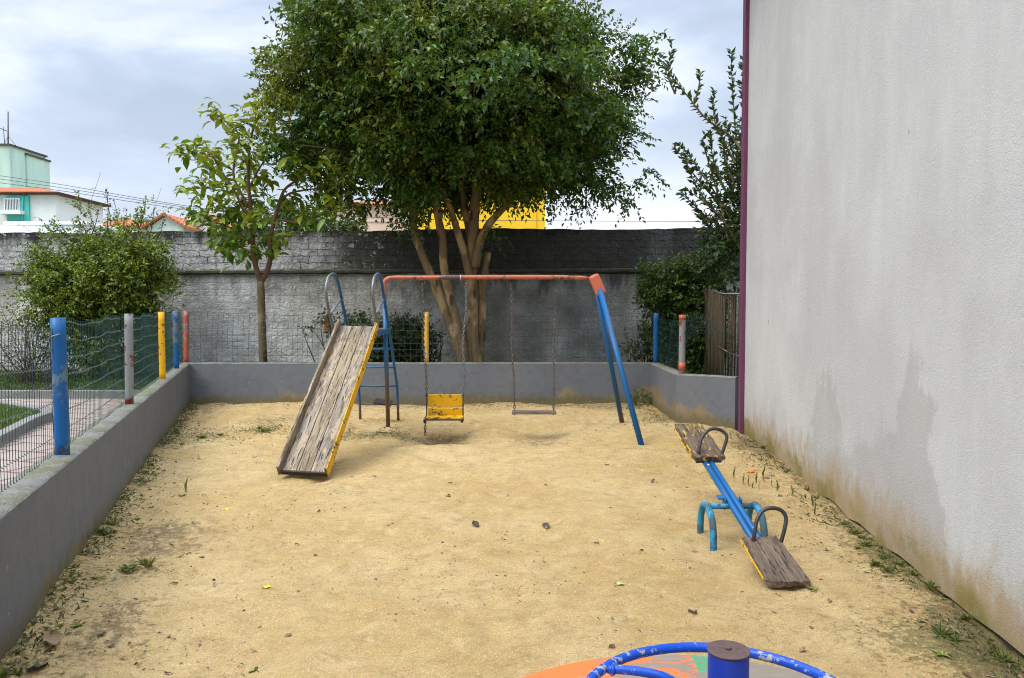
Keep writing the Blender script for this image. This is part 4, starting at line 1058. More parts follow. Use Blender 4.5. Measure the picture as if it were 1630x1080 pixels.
# keep the underside open around the trunks, and let the skirt hang lower at the sides
keep = rs.random(ncl) < 2; clc = clc[keep]; u = u[keep]; ncl = len(clc)
per = 30
st = np.repeat(clc, per, 0)+rs.normal(size=(ncl*per, 3))*[.19, .19, .11]
dr = norm(np.repeat(u, per, 0)*[1, 1, .55]+rs.normal(size=(ncl*per, 3))*[.6, .6, .38]+[0, 0, .12])
ln = rs.uniform(.28, .55, ncl*per)
pos, ld, nr = shoots(st, dr, ln, 12, rs, droop=.35, splay=.9)
N = len(pos); hgt = (pos[:, 2]-CC.z)/2.6
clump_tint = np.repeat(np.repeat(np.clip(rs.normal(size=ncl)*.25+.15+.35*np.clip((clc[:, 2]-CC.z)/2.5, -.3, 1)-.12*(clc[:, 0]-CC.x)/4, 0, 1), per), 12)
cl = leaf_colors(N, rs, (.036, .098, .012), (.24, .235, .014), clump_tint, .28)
L1 = rs.uniform(.085, .14, N)
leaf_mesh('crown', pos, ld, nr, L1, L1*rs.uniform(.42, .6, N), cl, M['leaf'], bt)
# long whips round the outline
nw = 420; a = rs.uniform(0, 2*np.pi, nw); zz = rs.uniform(-.5, 1, nw); rr = np.sqrt(1-zz**2)
uw = np.stack([rr*np.cos(a), rr*np.sin(a), zz], 1); ext = np.where(zz[:, None] < 0, np.array([[3.6, 3.1, 2.05]]), np.array([[3.2, 3.0, 1.9]]))
sw_ = np.array(CC)+uw*ext*(lump_r(a, zz)*.93)[:, None]
dw = norm(uw+rs.normal(size=(nw, 3))*.35+[0, 0, .35]); lw_ = rs.uniform(.35, .75, nw)
pos, ld, nr = shoots(sw_, dw, lw_, 22, rs, droop=.15, splay=.8); N = len(pos); L1 = rs.uniform(.06, .10, N)
leaf_mesh('outer_shoots', pos, ld, nr, L1, L1*.5, leaf_colors(N, rs, (.04, .085, .012), (.2, .2, .02), .6), M['leaf'], bt)
# dense inner foliage, leaf colour darkened to paint shade into the crown's gaps
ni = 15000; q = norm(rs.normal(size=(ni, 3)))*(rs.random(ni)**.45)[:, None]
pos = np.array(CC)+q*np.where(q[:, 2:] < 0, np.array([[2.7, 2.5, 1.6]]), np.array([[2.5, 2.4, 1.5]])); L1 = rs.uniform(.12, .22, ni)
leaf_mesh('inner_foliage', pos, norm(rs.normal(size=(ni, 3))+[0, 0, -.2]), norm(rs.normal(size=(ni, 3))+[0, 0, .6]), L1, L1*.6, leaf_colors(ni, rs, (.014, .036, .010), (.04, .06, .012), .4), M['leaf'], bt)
# boughs
mb = MB(); tips = [P(765, 220, D), P(640, 280, D-.3), P(690, 300, D), P(700, 290, D), P(850, 270, D-.2), P(720, 230, D+.4)]
for k in rs.choice(ncl, 90, replace=False):
    c = Vector(clc[k]); t0 = min(tips, key=lambda q_: (q_-c).length); m_ = t0.lerp(c, .5)+Vector((random.uniform(-.2, .2), random.uniform(-.2, .2), random.uniform(.0, .3)))
    mb.tube(smooth_path([t0, m_, c], 4), [.035, .03, .027, .024, .02, .018, .014, .010, .006], 5, caps=False)
mb.build('branch', M['bark_tan'], bt)
# low sprigs hanging beside the trunks
hs = [(645, 372), (660, 380), (640, 388), (672, 350), (575, 362), (590, 350), (960, 340), (1000, 350), (930, 350), (985, 330), (880, 335), (905, 325), (950, 320), (1010, 320), (1025, 300), (530, 320), (560, 335), (600, 340), (700, 322), (780, 392), (900, 352), (690, 352), (640, 340), (630, 320)]
stt = np.array([P(a_+random.uniform(-5, 5), b_-34, D-.5+random.uniform(-.5, .8)) for a_, b_ in hs for _ in range(6)]); dd = norm(rs.normal(size=(len(stt), 3))*[.6, .6, .25]+[0, 0, -.55])
pos, ld, nr = shoots(stt, dd, rs.uniform(.3, .55, len(stt)), 11, rs, droop=.3); N = len(pos); L1 = rs.uniform(.07, .12, N)
leaf_mesh('hanging_sprigs', pos, ld, nr, L1, L1*.5, leaf_colors(N, rs, (.03, .08, .013), (.11, .14, .015), .4), M['leaf'], bt)

# ------------------------------------------------------------------ young tree with big leaves
yt = empty('young_tree', (-4.8, 14.5, .1)); tag(yt, 'slim young tree with large drooping yellow-green leaves by the back wall', 'tree')
D2 = 14.5; mb = MB(); rs = np.random.default_rng(5)
def limb2(pts, r0, r1): limb(pts, r0, r1, .03, D2)
limb2([(420, 612), (419, 572), (417, 520), (416, 480), (415, 448)], .085, .066)
mb.build('trunk', M['bark_grey'], yt)
mb = MB()
limb2([(415, 450), (408, 428), (403, 400), (402, 370), (399, 335), (396, 300), (395, 270), (398, 230), (405, 195), (410, 170)], .055, .014)
limb2([(415, 450), (426, 430), (431, 405), (430, 380), (438, 345), (446, 318), (455, 300), (475, 285), (500, 262)], .055, .016)
limb2([(403, 375), (395, 345), (380, 318), (368, 295), (350, 270), (335, 245), (318, 240)], .032, .01)
limb2([(399, 335), (385, 310), (372, 280), (375, 245), (380, 215), (360, 195), (345, 182)], .028, .009)
limb2([(445, 320), (462, 308), (485, 303), (510, 300), (540, 296)], .026, .009)
limb2([(438, 350), (455, 352), (480, 355), (520, 340), (555, 335)], .022, .008)
limb2([(402, 390), (385, 375), (360, 360), (335, 352), (312, 340)], .025, .008)
limb2([(430, 385), (440, 385), (452, 388)], .02, .01); limb2([(403, 405), (385, 395), (365, 392)], .02, .01)
limb2([(396, 300), (412, 270), (430, 240), (438, 215)], .022, .008)
limb2([(335, 245), (310, 255), (285, 250)], .014, .006); limb2([(368, 295), (335, 300), (305, 298)], .016, .007)
mb.build('branch', flat('reddish_young_bark', (.12, .065, .035), .8, .3, 8), yt)
cls = [(340, 182), (355, 195), (408, 168), (415, 185), (285, 250), (305, 245), (322, 240), (338, 250), (352, 262), (375, 210), (392, 200), (372, 235), (330, 275), (300, 300), (318, 296), (345, 296), (362, 305),
       (385, 255), (402, 240), (428, 205), (436, 225), (425, 250), (448, 245), (470, 262), (500, 255), (488, 240), (522, 262), (450, 275), (472, 285), (498, 280), (420, 290), (395, 295), (375, 290), (306, 340), (322, 352), (338, 368), (350, 345), (330, 325),
       (365, 335), (345, 388), (365, 392), (385, 372), (400, 355), (385, 395), (408, 392), (425, 385), (441, 395), (452, 388), (420, 345), (378, 350), (448, 350), (470, 355), (498, 350), (520, 340), (548, 333), (575, 338), (515, 300), (542, 292), (530, 318), (455, 330), (560, 305), (400, 270), (412, 315), (498, 315), (390, 325), (470, 322), (355, 370), (395, 410), (430, 405), (368, 405)]
PS, LD, NR = [], [], []
for a_, b_ in cls:
    c = np.array(P(a_, b_-6, D2+random.uniform(-.75, .75))); k = rs.integers(18, 28)
    an = rs.uniform(0, 2*np.pi, k); el = rs.uniform(-.9, .45, k)
    d_ = np.stack([np.cos(an)*np.cos(el), np.sin(an)*np.cos(el), np.sin(el)], 1)
    PS.append(c+rs.normal(size=(k, 3))*.10); LD.append(d_); NR.append(norm(np.array([0, 0, 1.])+rs.normal(size=(k, 3))*.35))
PS = np.concatenate(PS); LD = np.concatenate(LD); NR = np.concatenate(NR); N = len(PS); L1 = rs.uniform(.15, .31, N)
ty = np.clip((PS[:, 2]-3.2)/2.2, 0, 1)*.4+rs.random(N)*.45
cy = leaf_colors(N, rs, (.08, .18, .015), (.40, .40, .03), ty, .2)
leaf_mesh('crown', PS, LD, NR, L1, L1*rs.uniform(.36, .48, N), cy, M['leaf_big'], yt, curl=.22, big=True)

# ------------------------------------------------------------------ bushes
def bush(name, label, cat, base, blobs, per, leafL, c1, c2, frac, seed, stems=10, nl=10, shoot=(.3, .6), up=.35, stem_r=.012, group=None, jit=.6):
    """blobs: list of (centre xyz, radii xyz, clusters)"""
    e_ = empty(name, base); tag(e_, label, cat, group); rs = np.random.default_rng(seed); st, dr = [], []
    for c, r_, k in blobs:
        q = norm(rs.normal(size=(k, 3)))*(rs.uniform(.35, 1, k)**.6)[:, None]; cc = np.array(c)+q*np.array(r_)
        s_ = np.repeat(cc, per, 0)+rs.normal(size=(k*per, 3))*.08; st.append(s_); dr.append(norm(np.repeat(q, per, 0)+rs.normal(size=(k*per, 3))*jit+[0, 0, up]))
    st = np.concatenate(st); dr = np.concatenate(dr); ln = rs.uniform(*shoot, len(st))
    pos, ld, nr = shoots(st, dr, ln, nl, rs, droop=.2); N = len(pos); L1 = rs.uniform(.75, 1.3, N)*leafL
    f = np.clip(np.repeat(rs.random(len(st)), nl)*.6*frac*2+np.clip((pos[:, 2]-base[2])/3, 0, 1)*.2, 0, 1)
    leaf_mesh('foliage', pos, ld, nr, L1, L1*.52, leaf_colors(N, rs, c1, c2, f, .25), M['leaf'], e_)
    mb = MB()
    for k in rs.choice(len(st), min(stems, len(st)), replace=False):
        a_ = Vector(base)+Vector((random.uniform(-.15, .15), random.uniform(-.1, .1), 0)); b_ = Vector(st[k]+dr[k]*ln[k]*.9); m_ = a_.lerp(b_, .5)+Vector((random.uniform(-.1, .1), 0, .15))
        mb.tube(smooth_path([a_, m_, b_], 4), [stem_r, stem_r*.95, stem_r*.9, stem_r*.85, stem_r*.8, stem_r*.65, stem_r*.5, stem_r*.4, stem_r*.25], 4, caps=False)
    mb.build('stem', M['twig'], e_); return e_
def c3(px, py, d): return tuple(P(px, py, d))
bush('leafy_bush', 'large yellow-green bush in front of the tall wall at the left', 'bush', (P(160, 590, 16.2).x, 16.2, .1),
     [(c3(150, 458, 16.1), (1.15, .9, .70), 120), (c3(212, 445, 16.1), (.62, .6, .62), 60), (c3(100, 470, 16.0), (.62, .6, .68), 60), (c3(165, 540, 16.2), (1.15, .8, .75), 110), (c3(105, 405, 16.1), (.55, .4, .35), 14), (c3(195, 405, 16.1), (.75, .4, .35), 20), (c3(180, 350, 16.3), (.8, .4, .35), 7)],
     9, .075, (.035, .085, .008), (.24, .27, .015), .5, 31, stems=60, nl=12, shoot=(.25, .65), up=.7)
# wispy shoots over the bush
e_ = empty('tall_privet', (P(225, 590, 16.6).x, 16.6, .1)); tag(e_, 'thin wispy shrub with bare shoots rising above the big bush', 'bush'); rs = np.random.default_rng(8)
st, en = [], []
for a_, b_, a2, b2 in ((180, 400, 168, 305), (200, 400, 200, 330), (220, 400, 218, 345), (235, 390, 245, 330), (240, 400, 262, 350), (160, 400, 140, 335), (190, 390, 182, 320), (150, 395, 120, 345), (255, 400, 285, 370), (130, 400, 85, 350), (110, 400, 60, 345), (125, 395, 95, 360), (210, 400, 232, 322), (170, 380, 170, 300), (245, 400, 258, 372), (140, 390, 158, 330)):
    st.append(np.array(P(a_, b_, 16.4))); en.append(np.array(P(a2, b2, 16.4+random.uniform(-.3, .3))))
st = np.array(st); en = np.array(en); ln = np.linalg.norm(en-st, axis=1); pos, ld, nr = shoots(st, norm(en-st), ln, 34, rs, droop=.04); N = len(pos)
pos += rs.normal(size=(N, 3))*.03; L1 = rs.uniform(.05, .085, N)
leaf_mesh('foliage', pos, ld, nr, L1, L1*.5, leaf_colors(N, rs, (.035, .06, .012), (.13, .16, .02), .5), M['leaf'], e_)
mb = MB()
for s_, q_ in zip(st, en): mb.tube([e_.location+Vector((random.uniform(-.1, .1), 0, 0)), Vector(s_), Vector(s_).lerp(Vector(q_), .6)+Vector((.03, 0, 0)), Vector(q_)], [.018, .012, .008, .004], 5, caps=False)
mb.build('stem', M['twig'], e_)
bush('sparse_shrub', 'straggly small-leaved shrub seen through the nearest wire mesh', 'bush', (P(45, 606, 15.2).x, 15.2, .12),
     [(c3(35, 555, 15.2), (.75, .4, .5), 26), (c3(10, 530, 15.2), (.4, .3, .5), 10), (c3(60, 590, 15.2), (.5, .3, .2), 12)], 3, .055, (.04, .06, .015), (.14, .17, .03), .4, 33, stems=40, nl=7, shoot=(.3, .6), stem_r=.010)
bush('dark_bush', 'dark rounded bush behind the fence beside the slide ladder', 'bush', (P(640, 600, 15.4).x, 15.4, .12),
     [(c3(640, 545, 15.4), (.55, .4, .40), 75), (c3(618, 565, 15.4), (.5, .35, .28), 45), (c3(660, 560, 15.4), (.35, .3, .33), 30), (c3(590, 520, 15.2), (.22, .2, .10), 9)], 7, .075, (.014, .034, .010), (.06, .09, .015), .35, 34, stems=25, nl=9, shoot=(.18, .34))
bush('low_sprig', 'small leafy sprig against the wall behind the slide top', 'plant', (P(525, 600, 15.6).x, 15.6, .12),
     [(c3(525, 517, 15.6), (.40, .1, .08), 9), (c3(550, 512, 15.6), (.22, .1, .06), 5)], 3, .085, (.03, .06, .015), (.09, .13, .02), .4, 35, stems=8, nl=6, shoot=(.15, .28))
bush('low_sprig', 'thin sprig with few leaves to the right of the yellow fence post', 'plant', (P(690, 600, 15.6).x, 15.6, .12),
     [(c3(694, 535, 15.6), (.18, .1, .10), 4)], 2, .07, (.02, .035, .015), (.06, .07, .02), .3, 36, stems=6, nl=5, shoot=(.12, .25))
bush('corner_bush', 'dark green bush in the corner left of the reed screen', 'bush', (P(1085, 600, 13.9).x, 13.9, .12),
     [(c3(1085, 470, 14.0), (.62, .5, .48), 85), (c3(1105, 515, 13.9), (.50, .4, .5), 75), (c3(1070, 450, 14.1), (.50, .4, .3), 45), (c3(1110, 565, 13.9), (.35, .4, .35), 45), (c3(1115, 440, 14.2), (.35, .4, .28), 28), (c3(1050, 545, 14.1), (.32, .3, .30), 22)], 8, .075, (.022, .06, .010), (.11, .14, .015), .4, 37, stems=30, nl=10, shoot=(.2, .4))
bush('low_sprig', 'bare twiggy sprig leaning left of the blue corner post', 'plant', (P(1030, 600, 14.2).x, 14.2, .12),
     [(c3(1018, 545, 14.2), (.30, .2, .22), 10), (c3(1030, 565, 14.2), (.25, .2, .15), 8)], 3, .06, (.025, .045, .012), (.07, .09, .02), .4, 38, stems=18, nl=6, shoot=(.2, .4), stem_r=.008)
bush('small_shrub', 'little bright weed at the back right corner of the sand', 'plant', (P(1024, 640, 12.9).x, 12.85, .0),
     [(c3(1022, 637, 12.85), (.2, .08, .05), 14)], 3, .05, (.07, .11, .015), (.16, .2, .03), .5, 39, stems=4, nl=5, shoot=(.06, .14), stem_r=.003)

# tall tree by the building corner
tt = empty('slender_tree', (4.35, 13.4, .1)); tag(tt, 'slender dark-leaved tree with upright shoots beside the plum corner strip', 'tree'); rs = np.random.default_rng(12)
paths = [[(1195, 260), (1160, 215), (1125, 190), (1100, 160), (1080, 135), (1064, 112), (1070, 78)], [(1075, 150), (1062, 120), (1055, 98)], [(1105, 165), (1112, 140), (1115, 115)],
         [(1185, 330), (1172, 220), (1166, 140), (1164, 82)], [(1195, 280), (1188, 180), (1182, 95)], [(1170, 260), (1150, 220), (1137, 190), (1136, 145)], [(1180, 240), (1182, 170), (1180, 130)],
         [(1180, 380), (1140, 310), (1105, 260), (1080, 228)], [(1150, 330), (1110, 285), (1075, 235)], [(1180, 400), (1150, 350), (1118, 320), (1090, 300)], [(1140, 340), (1110, 300), (1088, 245)], [(1160, 380), (1140, 300), (1120, 230), (1122, 215)],
         [(1170, 330), (1140, 270), (1128, 210)], [(1185, 360), (1160, 280), (1150, 230)], [(1165, 370), (1130, 350), (1100, 322), (1083, 308)], [(1170, 300), (1155, 250), (1145, 205)], [(1185, 300), (1165, 240), (1155, 190)],
         [(1190, 410), (1150, 380), (1120, 350), (1108, 335)], [(1188, 350), (1175, 300), (1168, 260)], [(1190, 330), (1186, 280), (1178, 240)]]
PS, LD, NR = [], [], []; mb = MB()
for pth in paths:
    d_ = 13.4+random.uniform(-.5, .5); pp = smooth_path([P(a_, b_, d_) for a_, b_ in pth], 5); m = len(pp)
    mb.tube(pp, [.022-.018*i/(m-1) for i in range(m)], 5, caps=False)
    for i in range(m-1):
        dseg = np.array((pp[i+1]-pp[i]).normalized()); Ls = (pp[i+1]-pp[i]).length; k = max(2, int(Ls/.013*(.35+.65*i/m)))
        r1 = rs.normal(size=(k, 3)); pr = norm(r1-dseg*np.sum(r1*dseg, -1, keepdims=True))
        PS.append(np.array(pp[i])+dseg*(rs.random((k, 1))*Ls)); LD.append(norm(dseg*.75+pr*.8)); NR.append(norm(rs.normal(size=(k, 3))+[0, -.3, .6]))
mb.tube([Vector((4.35, 13.4, .1)), Vector((4.3, 13.4, 1.5)), P(1195, 300, 13.4)], [.07, .06, .035], 8, caps=False); mb.tube([Vector((4.3, 13.4, 1.2)), P(1185, 400, 13.4)], [.05, .03], 8, caps=False)
mb.build('trunk', M['bark_grey'], tt)
PS = np.concatenate(PS); LD = np.concatenate(LD); NR = np.concatenate(NR)
q = norm(rs.normal(size=(330, 3)))*(rs.random(330)**.5)[:, None]; cc = np.concatenate([np.array(P(1172, 395, 13.4))+q[:170]*[.50, .5, .85], np.array(P(1190, 320, 13.5))+q[170:]*[.50, .5, 1.2]])
p2, l2, n2 = shoots(cc, norm(q+[0, 0, .6]+rs.normal(size=q.shape)*.4), rs.uniform(.25, .5, 330), 11, rs)
PS = np.concatenate([PS, p2]); LD = np.concatenate([LD, l2]); NR = np.concatenate([NR, n2]); N = len(PS); L1 = rs.uniform(.09, .14, N)
leaf_mesh('crown', PS, LD, NR, L1, L1*.45, leaf_colors(N, rs, (.025, .055, .016), (.08, .12, .035), .5), M['leaf'], tt)

# ------------------------------------------------------------------ beyond the wall
def hip(mb, x0, x1, y0, y1, z0, z1, over=.5, ridge='x'):
    x0 -= over; x1 += over; y0 -= over; y1 += over; w_ = min(x1-x0, y1-y0)/2; cx, cy = (x0+x1)/2, (y0+y1)/2
    if (x1-x0) > (y1-y0): r0, r1 = (x0+w_, cy, z1), (x1-w_, cy, z1)
    else: r0, r1 = (cx, y0+w_, z1), (cx, y1-w_, z1)
    b_ = [(x0, y0, z0), (x1, y0, z0), (x1, y1, z0), (x0, y1, z0)]
    if (x1-x0) > (y1-y0): f = [(0, 1, 5, 4), (1, 2, 5), (2, 3, 4, 5), (3, 0, 4)]
    else: f = [(0, 1, 4), (1, 2, 5, 4), (2, 3, 5), (3, 0, 4, 5)]
    mb.add(b_+[r0, r1], f+[(3, 2, 1, 0)])
    return mb
def gable(mb, x0, x1, y0, y1, z0, z1, over=.35):
    """ridge runs along y"""
    xm = (x0+x1)/2; t_ = .15
    for s_, xa in ((-1, x0-over), (1, x1+over)):
        mb.add([(xa, y0-over, z0-.12), (xm, y0-over, z1), (xm, y1+over, z1), (xa, y1+over, z0-.12), (xa, y0-over, z0-.12+t_), (xm, y0-over, z1+t_), (xm, y1+over, z1+t_), (xa, y1+over, z0-.12+t_)],
               [(0, 1, 2, 3), (4, 5, 6, 7), (0, 1, 5, 4), (1, 2, 6, 5), (2, 3, 7, 6), (3, 0, 4, 7)])
    return mb
# pale green house at the left
hx1 = P(88, 308, 45).x; ez = P(88, 308, 45).z
hs_ = empty('green_house', (-31, 47, 0)); tag(hs_, 'pale green two storey house with teal window bay and tiled roof', 'house')
MB().box(((hx1-9+hx1)/2, 47.6, ez/2-.15), (9, 5.2, ez+.3)).build('wall', M['white_w'], hs_)
mb = MB(); hip(mb, hx1-9, hx1, 45, 50.2, ez, ez+.75, .45); mb.build('roof', M['roof'], hs_)
MB().box((hx1-4.5, 47.6, ez-.02), (9.7, 5.9, .14)).build('eave', M['dark_wood'], hs_)
ta, tb_ = P(2, 0, 44.9).x, P(37, 0, 44.9).x
MB().box(((ta+tb_)/2, 44.93, (P(0, 312, 44.9).z+P(0, 362, 44.9).z)/2), (tb_-ta, .14, P(0, 312, 44.9).z-P(0, 362, 44.9).z)).build('bay_panel', M['teal'], hs_)
wa, wb = P(8, 317, 44.85), P(31, 335, 44.85)
f_ = MB().box(((wa.x+wb.x)/2, 44.83, (wa.z+wb.z)/2), (wb.x-wa.x+.1, .08, wa.z-wb.z+.1)).build('window', M['white_frame'], hs_)
MB().box(((wa.x+wb.x)/2, 44.77, (wa.z+wb.z)/2), (wb.x-wa.x-.08, .05, wa.z-wb.z-.08)).build('pane', M['glass'], f_)
mb = MB()
for k in range(9): mb.box((wa.x+.05+(wb.x-wa.x-.1)*k/8, 44.72, (wa.z+wb.z)/2), (.025, .03, wa.z-wb.z))
mb.build('grille', M['white_frame'], f_)
MB().box(((wa.x+wb.x)/2+.05, 44.7, wb.z-.15), (wb.x-wa.x+.5, .5, .22)).build('sill', M['white_w'], hs_)
w2a, w2b = P(15, 352, 44.8), P(30, 358, 44.8); MB().box(((w2a.x+w2b.x)/2, 44.83, (w2a.z+w2b.z)/2-.2), (w2b.x-w2a.x+.3, .1, .6)).build('lower_window', M['glass'], hs_)
mb = MB(); mb.tube([P(38, 310, 44.85), P(36, 320, 44.8), P(35, 372, 44.8)], .05, 6); mb.build('drainpipe', M['teal'], hs_)
# water tower block
tx0, tx1 = P(-30, 240, 52).x, P(15, 240, 52).x
tk = empty('stair_tower', (-36, 55, 0)); tag(tk, 'weathered green windowless tower block carrying radio masts', 'building')
ztp = P(14, 232, 52).z
MB().box((tx1-2.2, 54, ztp/2), (4.4, 4, ztp)).build('main_block', M['tower_green'], tk)
tx2 = P(52, 240, 54).x; MB().box(((tx1+tx2)/2-.1, 55.0, (ztp-.3)/2), (tx2-tx1-.25, 2.6, ztp-.3)).build('side_block', M['tower_green'], tk)
MB().box(((tx1+tx2)/2-.6, 53.67, P(32, 270, 53.6).z), (.35, .1, 3.1)).build('downpipe', M['dark_wood'], tk)
MB().box((tx1-2.2, 54, ztp+.06), (4.6, 4.2, .12)).build('parapet_cap', M['ledge'], tk); MB().box(((tx1+tx2)/2-.1, 55.0, ztp-.24), (tx2-tx1-.1, 2.8, .12)).build('parapet_cap', M['ledge'], tk)
m0 = P(13, 233, 52.5); m1 = P(13, 178, 52.5); mb = MB(); mb.tube([m0, m1], .05, 5)
mb.tube([m0.lerp(m1, .3), P(28, 236, 52.5)], .02, 4); mb.tube([m0.lerp(m1, .3), P(4, 236, 52.5)], .02, 4); mb.build('radio_mast', M['pole'], tk)
mb = MB(); mb.tube([P(8, 236, 52.5), P(5, 202, 52.5)], .03, 4); mb.tube([P(-5, 202, 52.5), P(11, 209, 52.5)], .03, 4); mb.build('television_aerial', M['pole'], tk)
# middle houses
def small_house(name, label, px0, px1, pe, pr, d, depth, wall, gb=True, ridge=None):
    a_, b_ = P(px0, pe, d), P(px1, pe, d); e_ = empty(name, ((a_.x+b_.x)/2, d+depth/2, 0)); tag(e_, label, 'house')
    z1 = P(0, pr, d).z; z0 = a_.z
    MB().box(((a_.x+b_.x)/2, d+depth/2, z0/2), (b_.x-a_.x, depth, z0)).build('wall', wall, e_)
    mb = MB()
    if gb:
        gable(mb, a_.x, b_.x, d, d+depth, z0, z1); mb.build('roof', M['roof'], e_); xm = (a_.x+b_.x)/2
        MB().add([(a_.x, d, z0), (b_.x, d, z0), (xm, d, z1-.02), (a_.x, d+.1, z0), (b_.x, d+.1, z0), (xm, d+.1, z1-.02)], [(0, 1, 2), (3, 4, 5)]).build('gable_wall', wall, e_)
    else: hip(mb, a_.x, b_.x, d, d+depth, z0, z1); mb.build('roof', M['roof'], e_)
    return e_
small_house('tiled_house', 'brown roofed low house half hidden by the big bush', 150, 215, 362, 343, 55, 9, M['pale_green'], gb=False)
small_house('gabled_house', 'pale green gabled house with clay tiles beyond the wall', 236, 292, 362, 344, 48, 12, M['pale_green'])
small_house('gabled_house', 'small white gabled house beside the pale green gable', 304, 350, 362, 342, 50, 9, M['white_w'])
# white tent roof
tn = MB(); c = P(0, 372, 33); nseg = 12; vs = []
for i in range(nseg+1):
    a_ = math.pi*i/nseg; vs += [(c.x-.2+1.6*math.cos(a_), 33, 3.5+1.75*math.sin(a_)), (c.x-.2+1.6*math.cos(a_), 40, 3.5+1.75*math.sin(a_))]
tn.add(vs, [(2*i, 2*i+2, 2*i+3, 2*i+1) for i in range(nseg)]+[tuple(range(0, 2*nseg+2, 2)), tuple(range(1, 2*nseg+2, 2))], True)
tn.box((c.x-.2, 36.5, 1.75), (3.2, 7, 3.5)); tag(tn.build('vaulted_shed', M['white_tarp'], base=(c.x, 36, 0)), 'white vaulted shed roof at the far left beyond the wall', 'shed')
tn = MB(); c = P(42, 366, 34.5); tn.box((c.x+.9, 37, c.z/2+.1), (3.6, 5, c.z+.2)); tn.box((c.x+.9, 37, c.z+.28), (3.8, 5.2, .16))
tag(tn.build('flat_shed', M['white_tarp'], base=(c.x+.9, 37, 0), bevel=.05), 'white flat roofed shed beneath the pale green house', 'shed')
# peach house
a_, b_ = P(522, 327, 40), P(663, 327, 40); pe_ = empty('peach_house', ((a_.x+b_.x)/2, 44, 0)); tag(pe_, 'peach coloured house with a red tiled roof edge', 'house')
MB().box(((a_.x+b_.x)/2, 44, a_.z/2), (b_.x-a_.x, 8, a_.z)).build('wall', M['peach'], pe_)
mb = MB(); hip(mb, a_.x, b_.x, 40, 48, a_.z, a_.z+.6, .35); mb.build('roof', M['roof'], pe_)
MB().box(((a_.x+b_.x)/2, 39.97, P(0, 352, 39.9).z), (b_.x-a_.x, .06, .05)).build('string_course', M['white_w'], pe_)
# yellow building
a_, b_ = P(660, 290, 38), P(868, 290, 38); ye = empty('yellow_building', ((a_.x+b_.x)/2, 43, 0)); tag(ye, 'bright yellow building behind the trunks of the big tree', 'building')
zt_ = P(0, 285, 38).z; MB().box(((a_.x+b_.x)/2, 43, zt_/2), (b_.x-a_.x, 10, zt_)).build('wall', M['yellow_w'], ye)
MB().box(((a_.x+b_.x)/2, 43, zt_+.08), (b_.x-a_.x+.3, 10.3, .16)).build('parapet', M['white_w'], ye)
q = P(852, 340, 37.95); MB().box((q.x, 37.97, zt_/2), (.09, .06, zt_-.2)).build('downpipe', M['yellow_w'], ye)
# far roof strip at the right
a_, b_ = P(976, 365, 60), P(1040, 365, 60); e_ = empty('far_house', ((a_.x+b_.x)/2, 64, 0)); tag(e_, 'distant red roof just showing over the wall at the right', 'house')
MB().box(((a_.x+b_.x)/2, 64, a_.z/2-.2), (b_.x-a_.x, 8, a_.z-.4)).build('wall', M['white_w'], e_); mb = MB(); hip(mb, a_.x, b_.x, 60, 68, a_.z-.5, a_.z+.15, .3); mb.build('roof', M['roof'], e_)
# pole and cables
c = P(505, 370, 24); up_ = empty('utility_pole', (c.x, 24, 0)); tag(up_, 'grey utility pole between the young tree and the big tree', 'pole')
mb = MB(); mb.tube([(c.x, 24, 0), (c.x, 24, 6.6)], [.12, .09], 10); mb.build('shaft', M['pole'], up_)
mb = MB(); mb.box((c.x, 23.9, 6.3), (1.2, .1, .1)); mb.build('crossarm', M['dark_wood'], up_)
def cable(pts, label):
    pp = smooth_path([P(*q_) for q_ in pts], 8); mb = MB(); mb.tube(pp, .010, 4); b_ = tuple(pp[0]); tag(mb.build('overhead_cable', M['wire_dark'], base=b_), label, 'cable', 'overhead cables beyond the tall wall')
cable([(-60, 272, 30), (90, 293, 30), (240, 319, 29), (360, 336, 27), (500, 342, 24)], 'top overhead cable sloping down from the tower to the pole')
cable([(-60, 277, 30), (90, 298, 30), (240, 322, 29), (360, 338, 27), (502, 347, 24)], 'middle overhead cable sloping down from the tower to the pole')
cable([(-60, 284, 30), (90, 303, 30), (240, 326, 29), (360, 341, 27), (504, 352, 24)], 'lowest overhead cable sloping down from the tower to the pole')
cable([(508, 342, 24), (700, 350, 26), (900, 352, 28), (1200, 353, 30)], 'long level overhead cable running right from the pole')
bush('far_tree', 'small green treetop over the wall behind the young tree', 'tree', (P(440, 400, 21).x, 21, 0), [(c3(440, 365, 21), (1.1, .8, .55), 60), (c3(475, 360, 21), (.6, .6, .4), 24), (c3(540, 385, 19.0), (.6, .5, .40), 40)], 7, .11, (.03, .055, .014), (.11, .15, .03), .5, 44, stems=30, nl=8, shoot=(.2, .4), stem_r=.03)
for nm, px, d_, lb in (('roof_aerial', 138, 46, 'thin television aerial on the pale green house roof'), ('roof_aerial', 236, 50, 'leaning thin aerial mast above the brown roof')):
    p0 = P(px, 325 if px < 200 else 345, d_); mb = MB(); mb.tube([p0-Vector((0, 0, .5)), p0+Vector((.9, 0, 1.9))], .012, 4); mb.tube([p0+Vector((.3, 0, .9)), p0+Vector((.6, 0, 1.0))], .012, 4)
    tag(mb.build(nm, M['pole'], base=tuple(p0)), lb, 'aerial')

